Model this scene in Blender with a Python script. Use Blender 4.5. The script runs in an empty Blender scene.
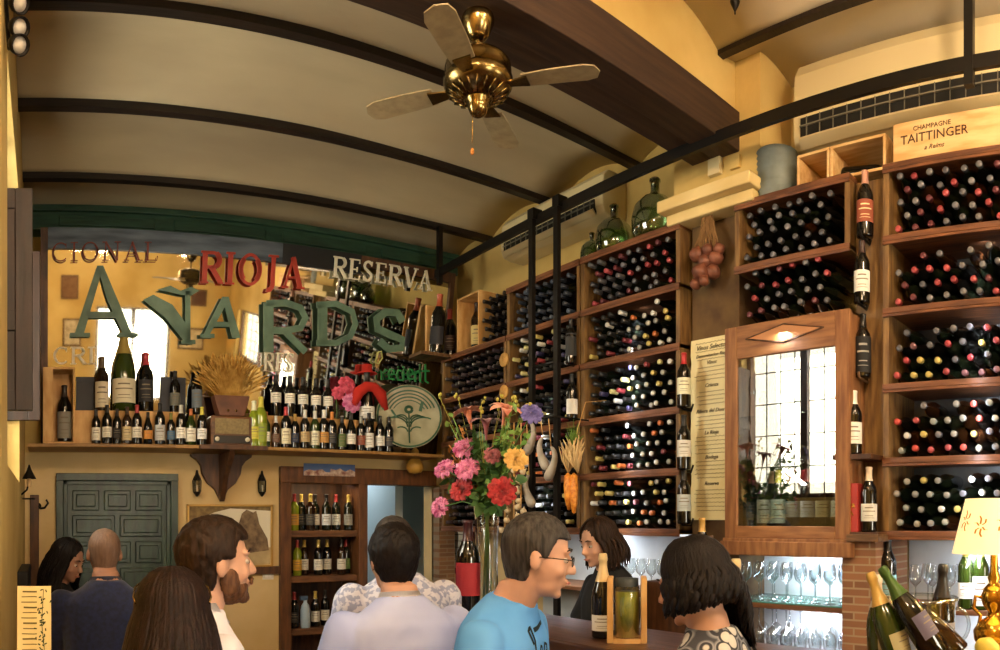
import bpy, bmesh, math, random
from math import sin, cos, pi, tan, radians as R
from mathutils import Vector, Matrix, noise
from mathutils.bvhtree import BVHTree
random.seed(7)
SC = bpy.context.scene
EXPOSURE = .66
COL = SC.collection
EYE = 1.6
F = 720.0            # pixels per radian of the swept panorama
X0 = 45.0            # column that looks straight at the back wall
Y0 = 520.0           # horizon row

def th(x): return (x - X0) / F
def W(x, y, r):      # pixel + horizontal distance -> place
    a = th(x)
    return Vector((r*sin(a), r*cos(a), EYE + (Y0-y)/F*r))
def onX(x, y, X):    # on the plane X = const
    return W(x, y, X/sin(th(x)))
def onY(x, y, Y):
    return W(x, y, Y/cos(th(x)))

# ------------------------------------------------------------- materials
def lin(c):
    if isinstance(c, str):
        c = [int(c[i:i+2], 16)/255 for i in (0, 2, 4)]
    return tuple((v/12.92 if v <= .04045 else ((v+.055)/1.055)**2.4) for v in c[:3]) + (1,)
MATS = {}
def mat(name, col, rough=.6, metal=0, col2=None, scale=6, stretch=(1,1,1), bump=0, spec=.5, emit=None, es=0, trans=0, detail=5, coat=0, lo=.35, hi=.65, bscale=None, alpha=1, ior=1.45, sheen=0):
    if name in MATS: return MATS[name]
    m = bpy.data.materials.new(name); m.use_nodes = True
    nt = m.node_tree; b = nt.nodes['Principled BSDF']
    b.inputs['Base Color'].default_value = lin(col)
    b.inputs['Roughness'].default_value = rough
    b.inputs['Metallic'].default_value = metal
    b.inputs['Specular IOR Level'].default_value = spec
    b.inputs['Coat Weight'].default_value = coat
    b.inputs['Transmission Weight'].default_value = trans
    b.inputs['IOR'].default_value = ior
    b.inputs['Sheen Weight'].default_value = sheen
    if emit:
        b.inputs['Emission Color'].default_value = lin(emit); b.inputs['Emission Strength'].default_value = es
    if col2 or bump:
        tc = nt.nodes.new('ShaderNodeTexCoord'); mp = nt.nodes.new('ShaderNodeMapping')
        mp.inputs['Scale'].default_value = stretch
        nt.links.new(tc.outputs['Object'], mp.inputs[0])
        n = nt.nodes.new('ShaderNodeTexNoise'); n.inputs['Scale'].default_value = scale; n.inputs['Detail'].default_value = detail
        nt.links.new(mp.outputs[0], n.inputs['Vector'])
        if col2:
            cr = nt.nodes.new('ShaderNodeValToRGB')
            cr.color_ramp.elements[0].position = lo; cr.color_ramp.elements[0].color = lin(col)
            cr.color_ramp.elements[1].position = hi; cr.color_ramp.elements[1].color = lin(col2)
            nt.links.new(n.outputs['Fac'], cr.inputs[0]); nt.links.new(cr.outputs[0], b.inputs['Base Color'])
        if bump:
            src = n
            if bscale:
                src = nt.nodes.new('ShaderNodeTexNoise'); src.inputs['Scale'].default_value = bscale; src.inputs['Detail'].default_value = 4
                nt.links.new(mp.outputs[0], src.inputs['Vector'])
            bp = nt.nodes.new('ShaderNodeBump'); bp.inputs['Strength'].default_value = bump; bp.inputs['Distance'].default_value = .01
            nt.links.new(src.outputs['Fac'], bp.inputs['Height']); nt.links.new(bp.outputs[0], b.inputs['Normal'])
    MATS[name] = m
    return m
def clear_glass(name, tint='ffffff', refl=.12, rough=.02, fac=.25):
    """thin pane or thin-walled glass: mostly see-through, fresnel reflection, no refraction"""
    if name in MATS: return MATS[name]
    m = bpy.data.materials.new(name); m.use_nodes = True
    nt = m.node_tree; nt.nodes.remove(nt.nodes['Principled BSDF']); o = nt.nodes['Material Output']
    t = nt.nodes.new('ShaderNodeBsdfTransparent'); t.inputs[0].default_value = lin(tint)
    g = nt.nodes.new('ShaderNodeBsdfGlossy'); g.inputs['Roughness'].default_value = rough
    lw = nt.nodes.new('ShaderNodeLayerWeight'); lw.inputs[0].default_value = fac
    mr = nt.nodes.new('ShaderNodeMapRange'); mr.inputs['To Min'].default_value = refl; mr.inputs['To Max'].default_value = .95
    nt.links.new(lw.outputs['Facing'], mr.inputs['Value'])
    mx = nt.nodes.new('ShaderNodeMixShader')
    nt.links.new(mr.outputs[0], mx.inputs[0]); nt.links.new(t.outputs[0], mx.inputs[1]); nt.links.new(g.outputs[0], mx.inputs[2])
    nt.links.new(mx.outputs[0], o.inputs[0]); MATS[name] = m
    return m
def brick_mat(name, c1, c2, mortar, scale=1, axis='Y'):
    m = bpy.data.materials.new(name); m.use_nodes = True
    nt = m.node_tree; b = nt.nodes['Principled BSDF']; b.inputs['Roughness'].default_value = .85
    tc = nt.nodes.new('ShaderNodeTexCoord'); sx = nt.nodes.new('ShaderNodeSeparateXYZ'); mp = nt.nodes.new('ShaderNodeCombineXYZ')
    nt.links.new(tc.outputs['Object'], sx.inputs[0]); nt.links.new(sx.outputs[axis], mp.inputs[0]); nt.links.new(sx.outputs['Z'], mp.inputs[1])
    t = nt.nodes.new('ShaderNodeTexBrick'); t.inputs['Color1'].default_value = lin(c1); t.inputs['Color2'].default_value = lin(c2); t.inputs['Mortar'].default_value = lin(mortar)
    t.inputs['Scale'].default_value = scale; t.inputs['Brick Width'].default_value = .24; t.inputs['Row Height'].default_value = .055; t.inputs['Mortar Size'].default_value = .007
    nt.links.new(mp.outputs[0], t.inputs[0]); nt.links.new(t.outputs[0], b.inputs['Base Color'])
    bp = nt.nodes.new('ShaderNodeBump'); bp.inputs['Strength'].default_value = .5; bp.invert = True
    nt.links.new(t.outputs['Fac'], bp.inputs['Height']); nt.links.new(bp.outputs[0], b.inputs['Normal'])
    MATS[name] = m; return m

wood = lambda n, c, c2, st=(1,12,12), **k: mat(n, c, col2=c2, scale=k.pop('scale', 5), stretch=st, bump=k.pop('bump', .25), rough=k.pop('rough', .5), **k)
M_plaster = mat('yellow_plaster', 'b0934f', .9, col2='d3b975', scale=1.6, bump=.25, bscale=18, detail=8, lo=.3, hi=.7)
M_plaster_lo = mat('cream_plaster', 'c6ab74', .9, col2='dac393', scale=1.5, bump=.2, bscale=20, detail=6)
M_vault = mat('vault_plaster', 'a5967a', .92, col2='c2b491', scale=1.1, stretch=(.6,1.6,1), bump=.2, bscale=12, detail=8, lo=.3, hi=.75)
M_beam = wood('dark_beam', '170f0a', '261910', st=(.6,8,8))
M_bigbeam = wood('main_beam_wood', '2c1e15', '3e2b1d', st=(.5,8,8), rough=.65)
M_rackY = wood('rack_wood', '4a331e', '765632', st=(9,1.1,9))
M_rackZ = wood('rack_upright_wood', '5c4226', '86683c', st=(9,9,1.1))
M_shelfedge = wood('shelf_board_wood', '4f2f1c', '7b4e30', st=(9,1.1,9), rough=.45)
M_cab = wood('cabinet_wood', '72492a', '93673e', st=(8,8,1), rough=.6)
M_cabY = wood('cabinet_rail_wood', '72492a', '93673e', st=(8,1,8), rough=.6)
M_ledge = wood('ledge_wood', '7a5526', 'a37c42', st=(1,9,9))
M_darkwood = wood('dark_wood', '3a2213', '5c3a20', st=(6,6,1))
M_dframe = wood('doorframe_wood', '4b2d17', '6e4524', st=(6,6,1))
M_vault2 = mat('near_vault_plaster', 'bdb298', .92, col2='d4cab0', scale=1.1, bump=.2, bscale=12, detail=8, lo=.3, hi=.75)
M_shutter = wood('shutter_wood', '1c110b', '301d14', st=(6,6,1))
M_pine = wood('pine_wood', 'b98a4b', 'd8b074', st=(3,3,1), rough=.6)
M_pineY = wood('crate_pine_wood', 'c39a5f', 'dcbb85', st=(8,1,5), rough=.6)
M_greenbeam = wood('green_painted_beam', '1f3a2c', '2c4f3b', st=(1,8,8), rough=.55)
M_bluebeam = mat('blue_grey_metal_strip', '39424d', .45, metal=.3, col2='5c6875', scale=3, stretch=(1,3,6), detail=8)
M_blackstrip = mat('black_strip', '14161a', .4)
M_greendoor = wood('green_door_paint', '1b2a20', '2f4534', st=(4,4,1), rough=.35, bump=.35)
M_greenlet = mat('green_letter_paint', '4a6453', .5, col2='5e7a66', scale=9)
M_redlet = mat('red_letter_paint', 'a8321f', .45)
M_dredlet = mat('dark_red_letter_paint', '6e2414', .45)
M_creamlet = mat('cream_letter_paint', 'e6dfc6', .45)
M_brass = mat('antique_brass', 'a08a58', .22, metal=1, col2='6f5d38', scale=7)
M_gold = mat('polished_gold', 'c89a3c', .15, metal=1)
M_iron = mat('black_iron', '18140f', .5, metal=.6)
M_rail = mat('black_rail_paint', '14110e', .38, metal=.3)
M_zinc = mat('galvanized_zinc', '7f8a88', .6, metal=.35, col2='66706f', scale=9)
M_acw = mat('ac_cream_plastic', 'cdbf94', .4)
M_acg = mat('ac_grey_plastic', '6d6a5c', .4)
M_acb = mat('ac_dark_slot', '0d0d0c', .6)
M_mirror = mat('silvered_mirror', 'd8d8d0', .03, metal=1)
M_black = mat('black_matt', '0c0b0a', .6)
M_white = mat('white_paint', 'e8e6e0', .5)
M_paper = mat('aged_paper', 'd9cda0', .9, col2='e8dfba', scale=4)
M_ink = mat('dark_ink', '2b2318', .8)
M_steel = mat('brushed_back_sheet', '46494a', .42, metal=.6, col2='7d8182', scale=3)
M_steel_lit = mat('lit_back_sheet', 'b9c0c2', .5, metal=.2, col2='d4dadb', scale=3)  # pale copy of the back sheet, strip light put into its colour
M_glass = clear_glass('thin_clear_glass', 'f2f6f6', .05, .02, .3)
M_pane = clear_glass('window_pane_glass', 'f4f6f4', .1, .005, .2)
M_drink = clear_glass('wine_glass_glass', 'eef3f4', .08, .03, .35)
M_demi = clear_glass('green_demijohn_glass', '86a868', .1, .04, .4)
M_demi2 = clear_glass('pale_demijohn_glass', 'a9c4a4', .12, .04, .4)
M_bgreen = mat('dark_green_bottle_glass', '10150c', .08, spec=.6, coat=.3)
M_bblack = mat('black_bottle_glass', '0a0908', .08, spec=.6, coat=.3)
M_bmid = mat('green_bottle_glass', '27350f', .08, spec=.6, coat=.4)
M_bbrown = mat('brown_bottle_glass', '241206', .08, spec=.6, coat=.3)
M_bpale = mat('yellow_green_bottle_glass', '7c8a22', .1, spec=.6, coat=.3)
M_bclear = mat('clear_bottle_glass', 'a9b0ae', .1, spec=.6, coat=.3)
M_window = mat('daylight_white', 'ffffff', 1, emit='fff6e6', es=6)
M_floor = mat('floor_tile', '5a3a26', .5, col2='6f4a31', scale=3, bump=.1)
M_brick = brick_mat('old_brick', '96694a', '77523a', '9c866a', scale=1.5, axis='Y')
M_brickY = brick_mat('old_brick_front', '8a6444', '6e4e36', '8c7860', scale=1.5, axis='X')

# ------------------------------------------------------------- mesh helpers
def box(bm, lo, hi, mi=0):
    lo, hi = [min(a, b) for a, b in zip(lo, hi)], [max(a, b) for a, b in zip(lo, hi)]
    v = [bm.verts.new((x, y, z)) for x in (lo[0], hi[0]) for y in (lo[1], hi[1]) for z in (lo[2], hi[2])]
    for f in ((0,1,3,2), (4,6,7,5), (0,4,5,1), (2,3,7,6), (0,2,6,4), (1,5,7,3)):
        fc = bm.faces.new([v[i] for i in f]); fc.material_index = mi
    return v
def obox(bm, c, ax, ay, az, s, mi=0):
    """oriented box: centre, three unit axes, half sizes"""
    c = Vector(c); v = []
    for i in (-1, 1):
        for j in (-1, 1):
            for k in (-1, 1):
                v.append(bm.verts.new(c + Vector(ax)*i*s[0] + Vector(ay)*j*s[1] + Vector(az)*k*s[2]))
    for f in ((0,1,3,2), (4,6,7,5), (0,4,5,1), (2,3,7,6), (0,2,6,4), (1,5,7,3)):
        fc = bm.faces.new([v[i] for i in f]); fc.material_index = mi
    return v
def lathe(bm, prof, n=20, c=(0,0,0), axis=None, mi=0, a0=0, a1=2*pi, smooth=True, flip=False):
    c = Vector(c); q = axis_q(axis) if axis is not None else None
    full = abs(a1-a0-2*pi) < 1e-6
    m = n if full else n+1
    rings = []
    for r, z in prof:
        if r < 1e-6:
            p = Vector((0, 0, z)); p = q @ p if q else p
            rings.append([bm.verts.new(c+p)]); continue
        ring = []
        for i in range(m):
            a = a0 + (a1-a0)*i/n
            p = Vector((r*cos(a), r*sin(a), z)); p = q @ p if q else p
            ring.append(bm.verts.new(c+p))
        rings.append(ring)
    for A, B in zip(rings, rings[1:]):
        for i in range(n):
            j = (i+1) % m if full else i+1
            try:
                if len(A) == 1 and len(B) == 1: continue
                if len(A) == 1: f = bm.faces.new((A[0], B[j], B[i]))
                elif len(B) == 1: f = bm.faces.new((A[i], A[j], B[0]))
                else: f = bm.faces.new((A[i], A[j], B[j], B[i]))
                f.smooth = smooth; f.material_index = mi
            except ValueError: pass
def axis_q(d):
    return Vector((0,0,1)).rotation_difference(Vector(d).normalized())
def tube(bm, pts, r, n=8, mi=0, caps=True, flat=1.0, closed=False, smooth=True):
    pts = [Vector(p) for p in pts]
    rs = r if isinstance(r, (list, tuple)) else [r]*len(pts)
    rings = []; up = None
    for i, p in enumerate(pts):
        if closed: t = pts[(i+1) % len(pts)] - pts[i-1]
        else: t = pts[min(i+1, len(pts)-1)] - pts[max(i-1, 0)]
        if t.length < 1e-9: t = Vector((0,0,1))
        t.normalize()
        if up is None:
            up = Vector((0,0,1)) if abs(t.z) < .9 else Vector((0,1,0))
        s = t.cross(up)
        if s.length < 1e-6: s = t.cross(Vector((1,0,0)))
        s.normalize(); up = s.cross(t).normalized()
        rings.append([bm.verts.new(p + (s*cos(2*pi*k/n) + up*sin(2*pi*k/n)*flat)*rs[i]) for k in range(n)])
    prs = list(zip(rings, rings[1:])) + ([(rings[-1], rings[0])] if closed else [])
    for A, B in prs:
        for k in range(n):
            f = bm.faces.new((A[k], A[(k+1) % n], B[(k+1) % n], B[k])); f.smooth = smooth; f.material_index = mi
    if caps and not closed:
        bm.faces.new(rings[0][::-1]).material_index = mi; bm.faces.new(rings[-1]).material_index = mi
def prism(bm, pts, ex, mi=0):
    """closed outline (3-D points) extruded by vector ex"""
    ex = Vector(ex)
    a = [bm.verts.new(Vector(p)) for p in pts]; b = [bm.verts.new(Vector(p)+ex) for p in pts]
    f1 = bm.faces.new(a); f2 = bm.faces.new(b[::-1]); f1.material_index = f2.material_index = mi
    for i in range(len(pts)):
        f = bm.faces.new((a[i], b[i], b[(i+1) % len(pts)], a[(i+1) % len(pts)])); f.material_index = mi
def ell(bm, c, r, n=16, m=10, q=None, mi=0):
    c = Vector(c); rings = []
    for j in range(m+1):
        p = pi*j/m
        if j in (0, m): ring = [Vector((0, 0, cos(p)*r[2]))]
        else: ring = [Vector((sin(p)*cos(2*pi*i/n)*r[0], sin(p)*sin(2*pi*i/n)*r[1], cos(p)*r[2])) for i in range(n)]
        rings.append([bm.verts.new(c + (q @ v if q else v)) for v in ring])
    for A, B in zip(rings, rings[1:]):
        for i in range(n):
            j = (i+1) % n
            if len(A) == 1: f = bm.faces.new((A[0], B[i], B[j]))
            elif len(B) == 1: f = bm.faces.new((A[i], B[0], A[j]))
            else: f = bm.faces.new((A[i], B[i], B[j], A[j]))
            f.smooth = True; f.material_index = mi
def new(): return bmesh.new()
def link(name, me, parent=None):
    o = bpy.data.objects.new(name, me); COL.objects.link(o)
    if parent is not None: o.parent = parent
    return o
def obj(name, bm, m, parent=None, bevel=0, norm=True, local=False):
    if norm: bmesh.ops.recalc_face_normals(bm, faces=bm.faces[:])
    me = bpy.data.meshes.new(name); bm.to_mesh(me); bm.free()
    for x in (m if isinstance(m, (list, tuple)) else [m]): me.materials.append(x)
    o = link(name, me, parent)
    if parent is not None and not local:      # mesh given in world space
        o.matrix_parent_inverse = world_of(parent).inverted()
    if bevel:
        b = o.modifiers.new('bevel', 'BEVEL'); b.width = bevel; b.segments = 2; b.limit_method = 'ANGLE'; b.angle_limit = R(40)
    return o
def world_of(o):
    m = Matrix.LocRotScale(o.location, o.rotation_euler, o.scale)
    if o.parent is not None: m = world_of(o.parent) @ o.matrix_parent_inverse @ m
    return m
def tag(o, label=None, cat=None, group=None, kind=None):
    if label: o['label'] = label
    if cat: o['category'] = cat
    if group: o['group'] = group
    if kind: o['kind'] = kind
    return o
def thing(name, label, cat, loc=(0,0,0), rotz=0, group=None):
    o = bpy.data.objects.new(name, None); COL.objects.link(o); o.empty_display_size = .05
    o.location = loc; o.rotation_euler = (0, 0, rotz)
    return tag(o, label, cat, group)
def struct(name, bm, m, parent=None, **k):
    o = obj(name, bm, m, parent, **k)
    if parent is None: o['kind'] = 'structure'
    return o
def bx(name, lo, hi, m, parent=None, bevel=0, st=False):
    b = new(); box(b, lo, hi)
    o = obj(name, b, m, parent, bevel)
    if st: o['kind'] = 'structure'
    return o
def textmesh(txt, size, font_shear=0, depth=.001, spacing=1.0):
    cu = bpy.data.curves.new('t', 'FONT'); cu.body = txt; cu.size = size; cu.extrude = depth; cu.align_x = 'CENTER'; cu.align_y = 'CENTER'
    cu.shear = font_shear; cu.space_character = spacing; cu.resolution_u = 2
    o = bpy.data.objects.new('t', cu); COL.objects.link(o)
    dg = bpy.context.evaluated_depsgraph_get(); dg.update()
    me = bpy.data.meshes.new_from_object(o.evaluated_get(dg))
    bpy.data.objects.remove(o); return me
def lettering(name, lines, c, ax, ay, m, parent):
    """lines: (text, size, u, v, shear) on the plane at c spanned by ax (right) and ay (up)"""
    ax = Vector(ax).normalized(); ay = Vector(ay).normalized(); az = ax.cross(ay)
    bm = new()
    for (t, s, u, v, sh) in lines:
        me = textmesh(t, s, sh)
        base = Vector(c) + ax*u + ay*v
        mt = Matrix.Translation(base) @ Matrix((ax, ay, az)).transposed().to_4x4()
        me.transform(mt); bm.from_mesh(me); bpy.data.meshes.remove(me)
    return obj(name, bm, m, parent, norm=False)

# serif stroke letters: strokes (points, width); unit height 1
def arc(cx, cy, rx, ry, a0, a1, n=14):
    return [(cx+rx*cos(R(a0+(a1-a0)*i/n)), cy+ry*sin(R(a0+(a1-a0)*i/n))) for i in range(n+1)]
T_, t_ = .15, .06
GL = {
 'R': (.74, [([(.14,0),(.14,1)],T_), ([(.14,.96)]+arc(.42,.74,.2,.22,90,-90)+[(.14,.5)],.09), (arc(.40,.74,.24,.23,60,-60),T_), ([(.36,.52),(.7,.03)],T_), ([(0,.02),(.28,.02)],t_), ([(0,.98),(.3,.98)],t_), ([(.6,.02),(.8,.02)],t_)]),
 'I': (.34, [([(.16,0),(.16,1)],T_), ([(0,.02),(.32,.02)],t_), ([(0,.98),(.32,.98)],t_)]),
 'O': (.82, [(arc(.4,.5,.34,.47,0,360,28),.09), (arc(.38,.5,.31,.42,130,230),T_), (arc(.42,.5,.31,.42,-50,50),T_)]),
 'J': (.5, [([(.28,1),(.28,.1)]+arc(.12,.08,.16,.2,0,-110,8),T_*.9), ([(.1,.98),(.46,.98)],t_)]),
 'A': (.8, [([(.38,1),(.1,0)],t_*1.2), ([(.36,1),(.68,0)],T_), ([(.2,.34),(.58,.34)],t_), ([(0,.02),(.24,.02)],t_), ([(.54,.02),(.84,.02)],t_)]),
 'E': (.62, [([(.14,0),(.14,1)],T_), ([(0,.97),(.56,.97),(.56,.8)],t_), ([(.14,.5),(.44,.5)],t_), ([(.44,.62),(.44,.38)],t_), ([(0,.03),(.58,.03),(.6,.22)],t_)]),
 'S': (.6, [(arc(.3,.74,.2,.22,30,200,10)+[(.14,.62),(.3,.5),(.46,.38)]+arc(.3,.26,.2,.22,20,-160,10),.12), ([(.5,.98),(.49,.76)],t_), ([(.09,.02),(.09,.26)],t_)]),
 'V': (.8, [([(.1,1),(.42,0)],T_), ([(.44,0),(.72,1)],t_*1.2), ([(0,.98),(.26,.98)],t_), ([(.58,.98),(.84,.98)],t_)]),
 'N': (.84, [([(.14,0),(.14,1)],t_*1.2), ([(.14,1),(.66,0)],T_), ([(.68,0),(.68,1)],t_*1.2), ([(0,.02),(.28,.02)],t_), ([(0,.98),(.2,.98)],t_), ([(.54,.98),(.82,.98)],t_)]),
 'L': (.62, [([(.14,0),(.14,1)],T_), ([(0,.98),(.3,.98)],t_), ([(0,.03),(.56,.03),(.58,.26)],t_)]),
 'C': (.74, [(arc(.42,.5,.34,.47,45,315,20),.09), (arc(.4,.5,.32,.42,130,230),T_), ([(.66,.95),(.66,.72)],t_)]),
}
def stroke(bm, pts, w, P, ex, slant=0):
    """flat ribbon along 2-D pts extruded by ex; P maps (u, v) -> Vector"""
    n = len(pts); L = []; Rr = []
    for i, (x, y) in enumerate(pts):
        a = pts[max(i-1, 0)]; b = pts[min(i+1, n-1)]
        dx, dy = b[0]-a[0], b[1]-a[1]; l = math.hypot(dx, dy) or 1
        nx, ny = -dy/l*w/2, dx/l*w/2
        L.append((x+nx, y+ny)); Rr.append((x-nx, y-ny))
    ex = Vector(ex)
    for i in range(n-1):
        q = [P(*L[i]), P(*L[i+1]), P(*Rr[i+1]), P(*Rr[i])]
        a = [bm.verts.new(v) for v in q]; b = [bm.verts.new(v+ex) for v in q]
        bm.faces.new(a); bm.faces.new(b[::-1])
        for k in range(4): bm.faces.new((a[k], b[k], b[(k+1) % 4], a[(k+1) % 4]))
def word(bm, txt, P, h, gap=.12, ex=(0,0,0), bold=1, wide=1):
    u = 0
    for ch in txt:
        if ch == ' ': u += .4; continue
        w, st = GL[ch]
        for pts, sw in st:
            stroke(bm, [((x+u)*wide, y) for x, y in pts], sw*bold, lambda a, b: P(a*h, b*h), ex)
        u += w + gap
    return u*h*wide
Z = lambda z: EYE + z
H = 2.3
WX = 3.45            # right wall
BY = 5.35            # back wall
TOP = 4.6
SW = (-2.6, -.1, Z(.3), Z(1.15))          # window in the right wall past the racks
# ------------------------------------------------------------- shell
bx('floor', (-1.85, -3.5, -.12), (4.2, 8.4, 0), M_floor, st=True)
b = new()
box(b, (WX, -3.5, 0), (WX+.2, SW[0], TOP)); box(b, (WX, SW[1], 0), (WX+.2, BY+.2, TOP))
box(b, (WX, SW[0], 0), (WX+.2, SW[1], SW[2])); box(b, (WX, SW[0], SW[3]), (WX+.2, SW[1], TOP))
struct('wall_right', b, M_plaster)
b = new()
box(b, (-.35, BY, 0), (1.84, BY+.16, Z(.5))); box(b, (1.84, BY, Z(.33)), (3.2, BY+.16, Z(.5))); box(b, (3.2, BY, 0), (WX, BY+.16, Z(.5)))
struct('wall_back', b, M_plaster_lo)
bx('wall_back_upper', (-.35, BY, Z(.5)), (WX, BY+.16, TOP), M_plaster, st=True)
WY0, WY1, WZ0, WZ1 = 2.86, 4.22, Z(.22), Z(1.86)      # window opening in the left wall
b = new()
box(b, (-.4, 2.42, 0), (-.15, WY0, TOP)); box(b, (-.4, WY1, 0), (-.15, BY, TOP))
box(b, (-.4, WY0, 0), (-.15, WY1, WZ0)); box(b, (-.4, WY0, WZ1), (-.15, WY1, TOP))
struct('wall_left', b, M_plaster)
b = new(); box(b, (-1.85, 2.42, 0), (-.4, 2.6, TOP)); struct('wall_left_return', b, M_plaster)
bx('wall_left_near', (-1.85, -3.5, 0), (-1.7, 2.42, TOP), M_plaster, st=True)
# rear wall with a window (seen in the tilted mirror)
RY = -3.3
RW = [(.95, 2.35, Z(-.7), Z(1.02))]

b = new()
xs = [-1.85] + [v for w in RW for v in w[:2]] + [WX+.2]
for i in range(0, len(xs), 2): box(b, (xs[i], RY-.2, 0), (xs[i+1], RY, TOP))
for w in RW:
    box(b, (w[0], RY-.2, 0), (w[1], RY, w[2])); box(b, (w[0], RY-.2, w[3]), (w[1], RY, TOP))
struct('wall_rear', b, M_plaster)
bx('ceiling', (-1.85, -3.5, TOP), (WX+.2, 5.6, TOP+.1), M_vault, st=True)

def vault(a0, a1, b0, b1, z, rise, along, m=M_vault, name='ceiling'):
    """shallow brick-and-plaster vault spanning a0..a1, running b0..b1"""
    bm = new(); n = 14; rows = []
    for i in range(n+1):
        t = i/n; a = a0+(a1-a0)*t; h = z + rise*(1-(2*t-1)**2)
        row = []
        for j in range(13):
            bb = b0+(b1-b0)*j/12
            w = .008*noise.noise(Vector((a*1.7, bb*1.3, z)))
            row.append(bm.verts.new((a, bb, h+w) if along == 'Y' else (bb, a, h+w)))
        rows.append(row)
    for A, B in zip(rows, rows[1:]):
        for j in range(12):
            f = bm.faces.new((A[j], A[j+1], B[j+1], B[j])); f.smooth = True
    geo = bmesh.ops.extrude_face_region(bm, geom=bm.faces[:])
    bmesh.ops.translate(bm, verts=[v for v in geo['geom'] if isinstance(v, bmesh.types.BMVert)], vec=(0, 0, .08))
    return struct(name, bm, m)
BE = [2.46, 3.2, 4.0, 4.84, BY]
for i in range(4):
    vault(BE[i], BE[i+1], -.35, WX, Z(2.31), (.10, .12, .12, .06)[i], 'X', name='ceiling_vault')
for k, y in enumerate(BE[1:4]):
    bx('trim_%d' % (k+1), (-.2, y-.03, Z(2.285)), (WX, y+.03, Z(2.4)), M_beam, st=True)
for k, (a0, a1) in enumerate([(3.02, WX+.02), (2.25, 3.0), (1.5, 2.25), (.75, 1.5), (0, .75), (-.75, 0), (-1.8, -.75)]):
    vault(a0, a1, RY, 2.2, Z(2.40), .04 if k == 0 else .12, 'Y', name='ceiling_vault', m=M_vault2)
for k, x in enumerate([3.0, 2.25, 1.5, .75, 0, -.75]):
    bx('trim_%d' % (k+4), (x-.024, RY, Z(2.39)), (x+.024, 2.2, Z(2.46)), M_beam, st=True)
# plastered lintel over the big dark beam
bx('wall_lintel', (-1.75, 2.2, Z(2.15)), (WX, 2.46, TOP), M_plaster, st=True)
b = new(); box(b, (-.4, 2.17, Z(1.95)), (3.14, 2.34, Z(2.16))); box(b, (-.4, 2.34, Z(1.965)), (3.14, 2.49, Z(2.16)))
struct('trim_10', b, M_bigbeam, bevel=.006)
# pilaster at the beam's end with its plaster ledge, panelled below
b = new(); box(b, (3.13, 2.04, Z(1.76)), (WX, 2.62, TOP)); box(b, (3.11, 2.16, Z(1.86)), (3.14, 2.22, Z(1.93)))
struct('wall_pilaster', b, M_plaster)
b = new(); box(b, (3.0, 2.02, Z(1.70)), (3.2, 2.64, Z(1.765))); box(b, (3.06, 2.04, Z(1.64)), (3.2, 2.62, Z(1.70)))
struct('trim_11', b, mat('cream_trim', 'cdb67c', .7, col2='dcc890', scale=4), bevel=.008)
bx('wall_pilaster_panel', (3.17, 2.2, 0), (WX, 2.52, Z(1.64)), mat('pilaster_brown', '4c3723', .85, col2='66502f', scale=7, bump=.3), st=True)

# ------------------------------------------------------------- back ledge, step, panels
b = new(); box(b, (-.12, 4.97, Z(.505)), (3.08, BY, Z(.53)))
struct('trim_12', b, M_ledge, bevel=.004)
b = new(); box(b, (.12, 5.08, Z(.53)), (.98, 5.2, Z(.775))); box(b, (1.5, 5.08, Z(.53)), (2.62, 5.2, Z(.775)))
tag(obj('bottle_riser', b, M_pine), 'long pale wooden riser behind the front bottles on the ledge', 'riser')

# green beam over the mirror
b = new(); box(b, (-.12, 5.2, Z(2.10)), (3.36, 5.35, Z(2.26))); box(b, (-.12, 5.17, Z(2.225)), (3.36, 5.35, Z(2.27)))
for i in range(4): box(b, (.1+i*.84, 5.187, Z(2.125)), (.8+i*.84, 5.21, Z(2.20)))
struct('trim_13', b, M_greenbeam, bevel=.006)

# ------------------------------------------------------------- tilted mirror
PH = R(10); MU = Vector((0, -sin(PH), cos(PH))); MN = Vector((0, -cos(PH), -sin(PH))); MO = Vector((0, 5.3, Z(.545)))
def MP(x, v, off=0): return MO + Vector((x, 0, 0)) + MU*v + MN*off
def mpix(px, py, off=0):      # the place on the tilted plane under a pixel
    d = Vector((sin(th(px)), cos(th(px)), (Y0-py)/F)); o = Vector((0, 0, EYE))
    t = ((MO + MN*off) - o).dot(MN)/d.dot(MN); p = o + d*t
    return p.x, (p-MO-MN*off).dot(MU)
mir = thing('mirror', 'huge mirror leaning forward over the bottle ledge, with cut-out lettering', 'mirror', MO)
def mbox(name, x0, x1, v0, v1, o0, o1, m, bevel=0):
    b = new(); obox(b, MP((x0+x1)/2, (v0+v1)/2, (o0+o1)/2), (1,0,0), MU, MN, ((x1-x0)/2, (v1-v0)/2, (o1-o0)/2))
    return obj(name, b, m, mir, bevel)
mbox('mirror_glass', .0, 3.2, 0, 1.40, -.012, 0, M_mirror)
mbox('frame', -.03, .02, 0, 1.52, -.02, .02, M_darkwood)
mbox('frame', 3.18, 3.22, .7, 1.52, -.02, .02, M_darkwood)
mbox('frame', .02, 1.72, 1.38, 1.52, -.03, .03, M_bluebeam)
o = mbox('frame', 1.72, 2.36, 1.38, 1.52, -.03, .025, M_blackstrip)
mbox('frame', 2.36, 3.18, 1.44, 1.52, -.03, .02, M_darkwood)
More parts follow.
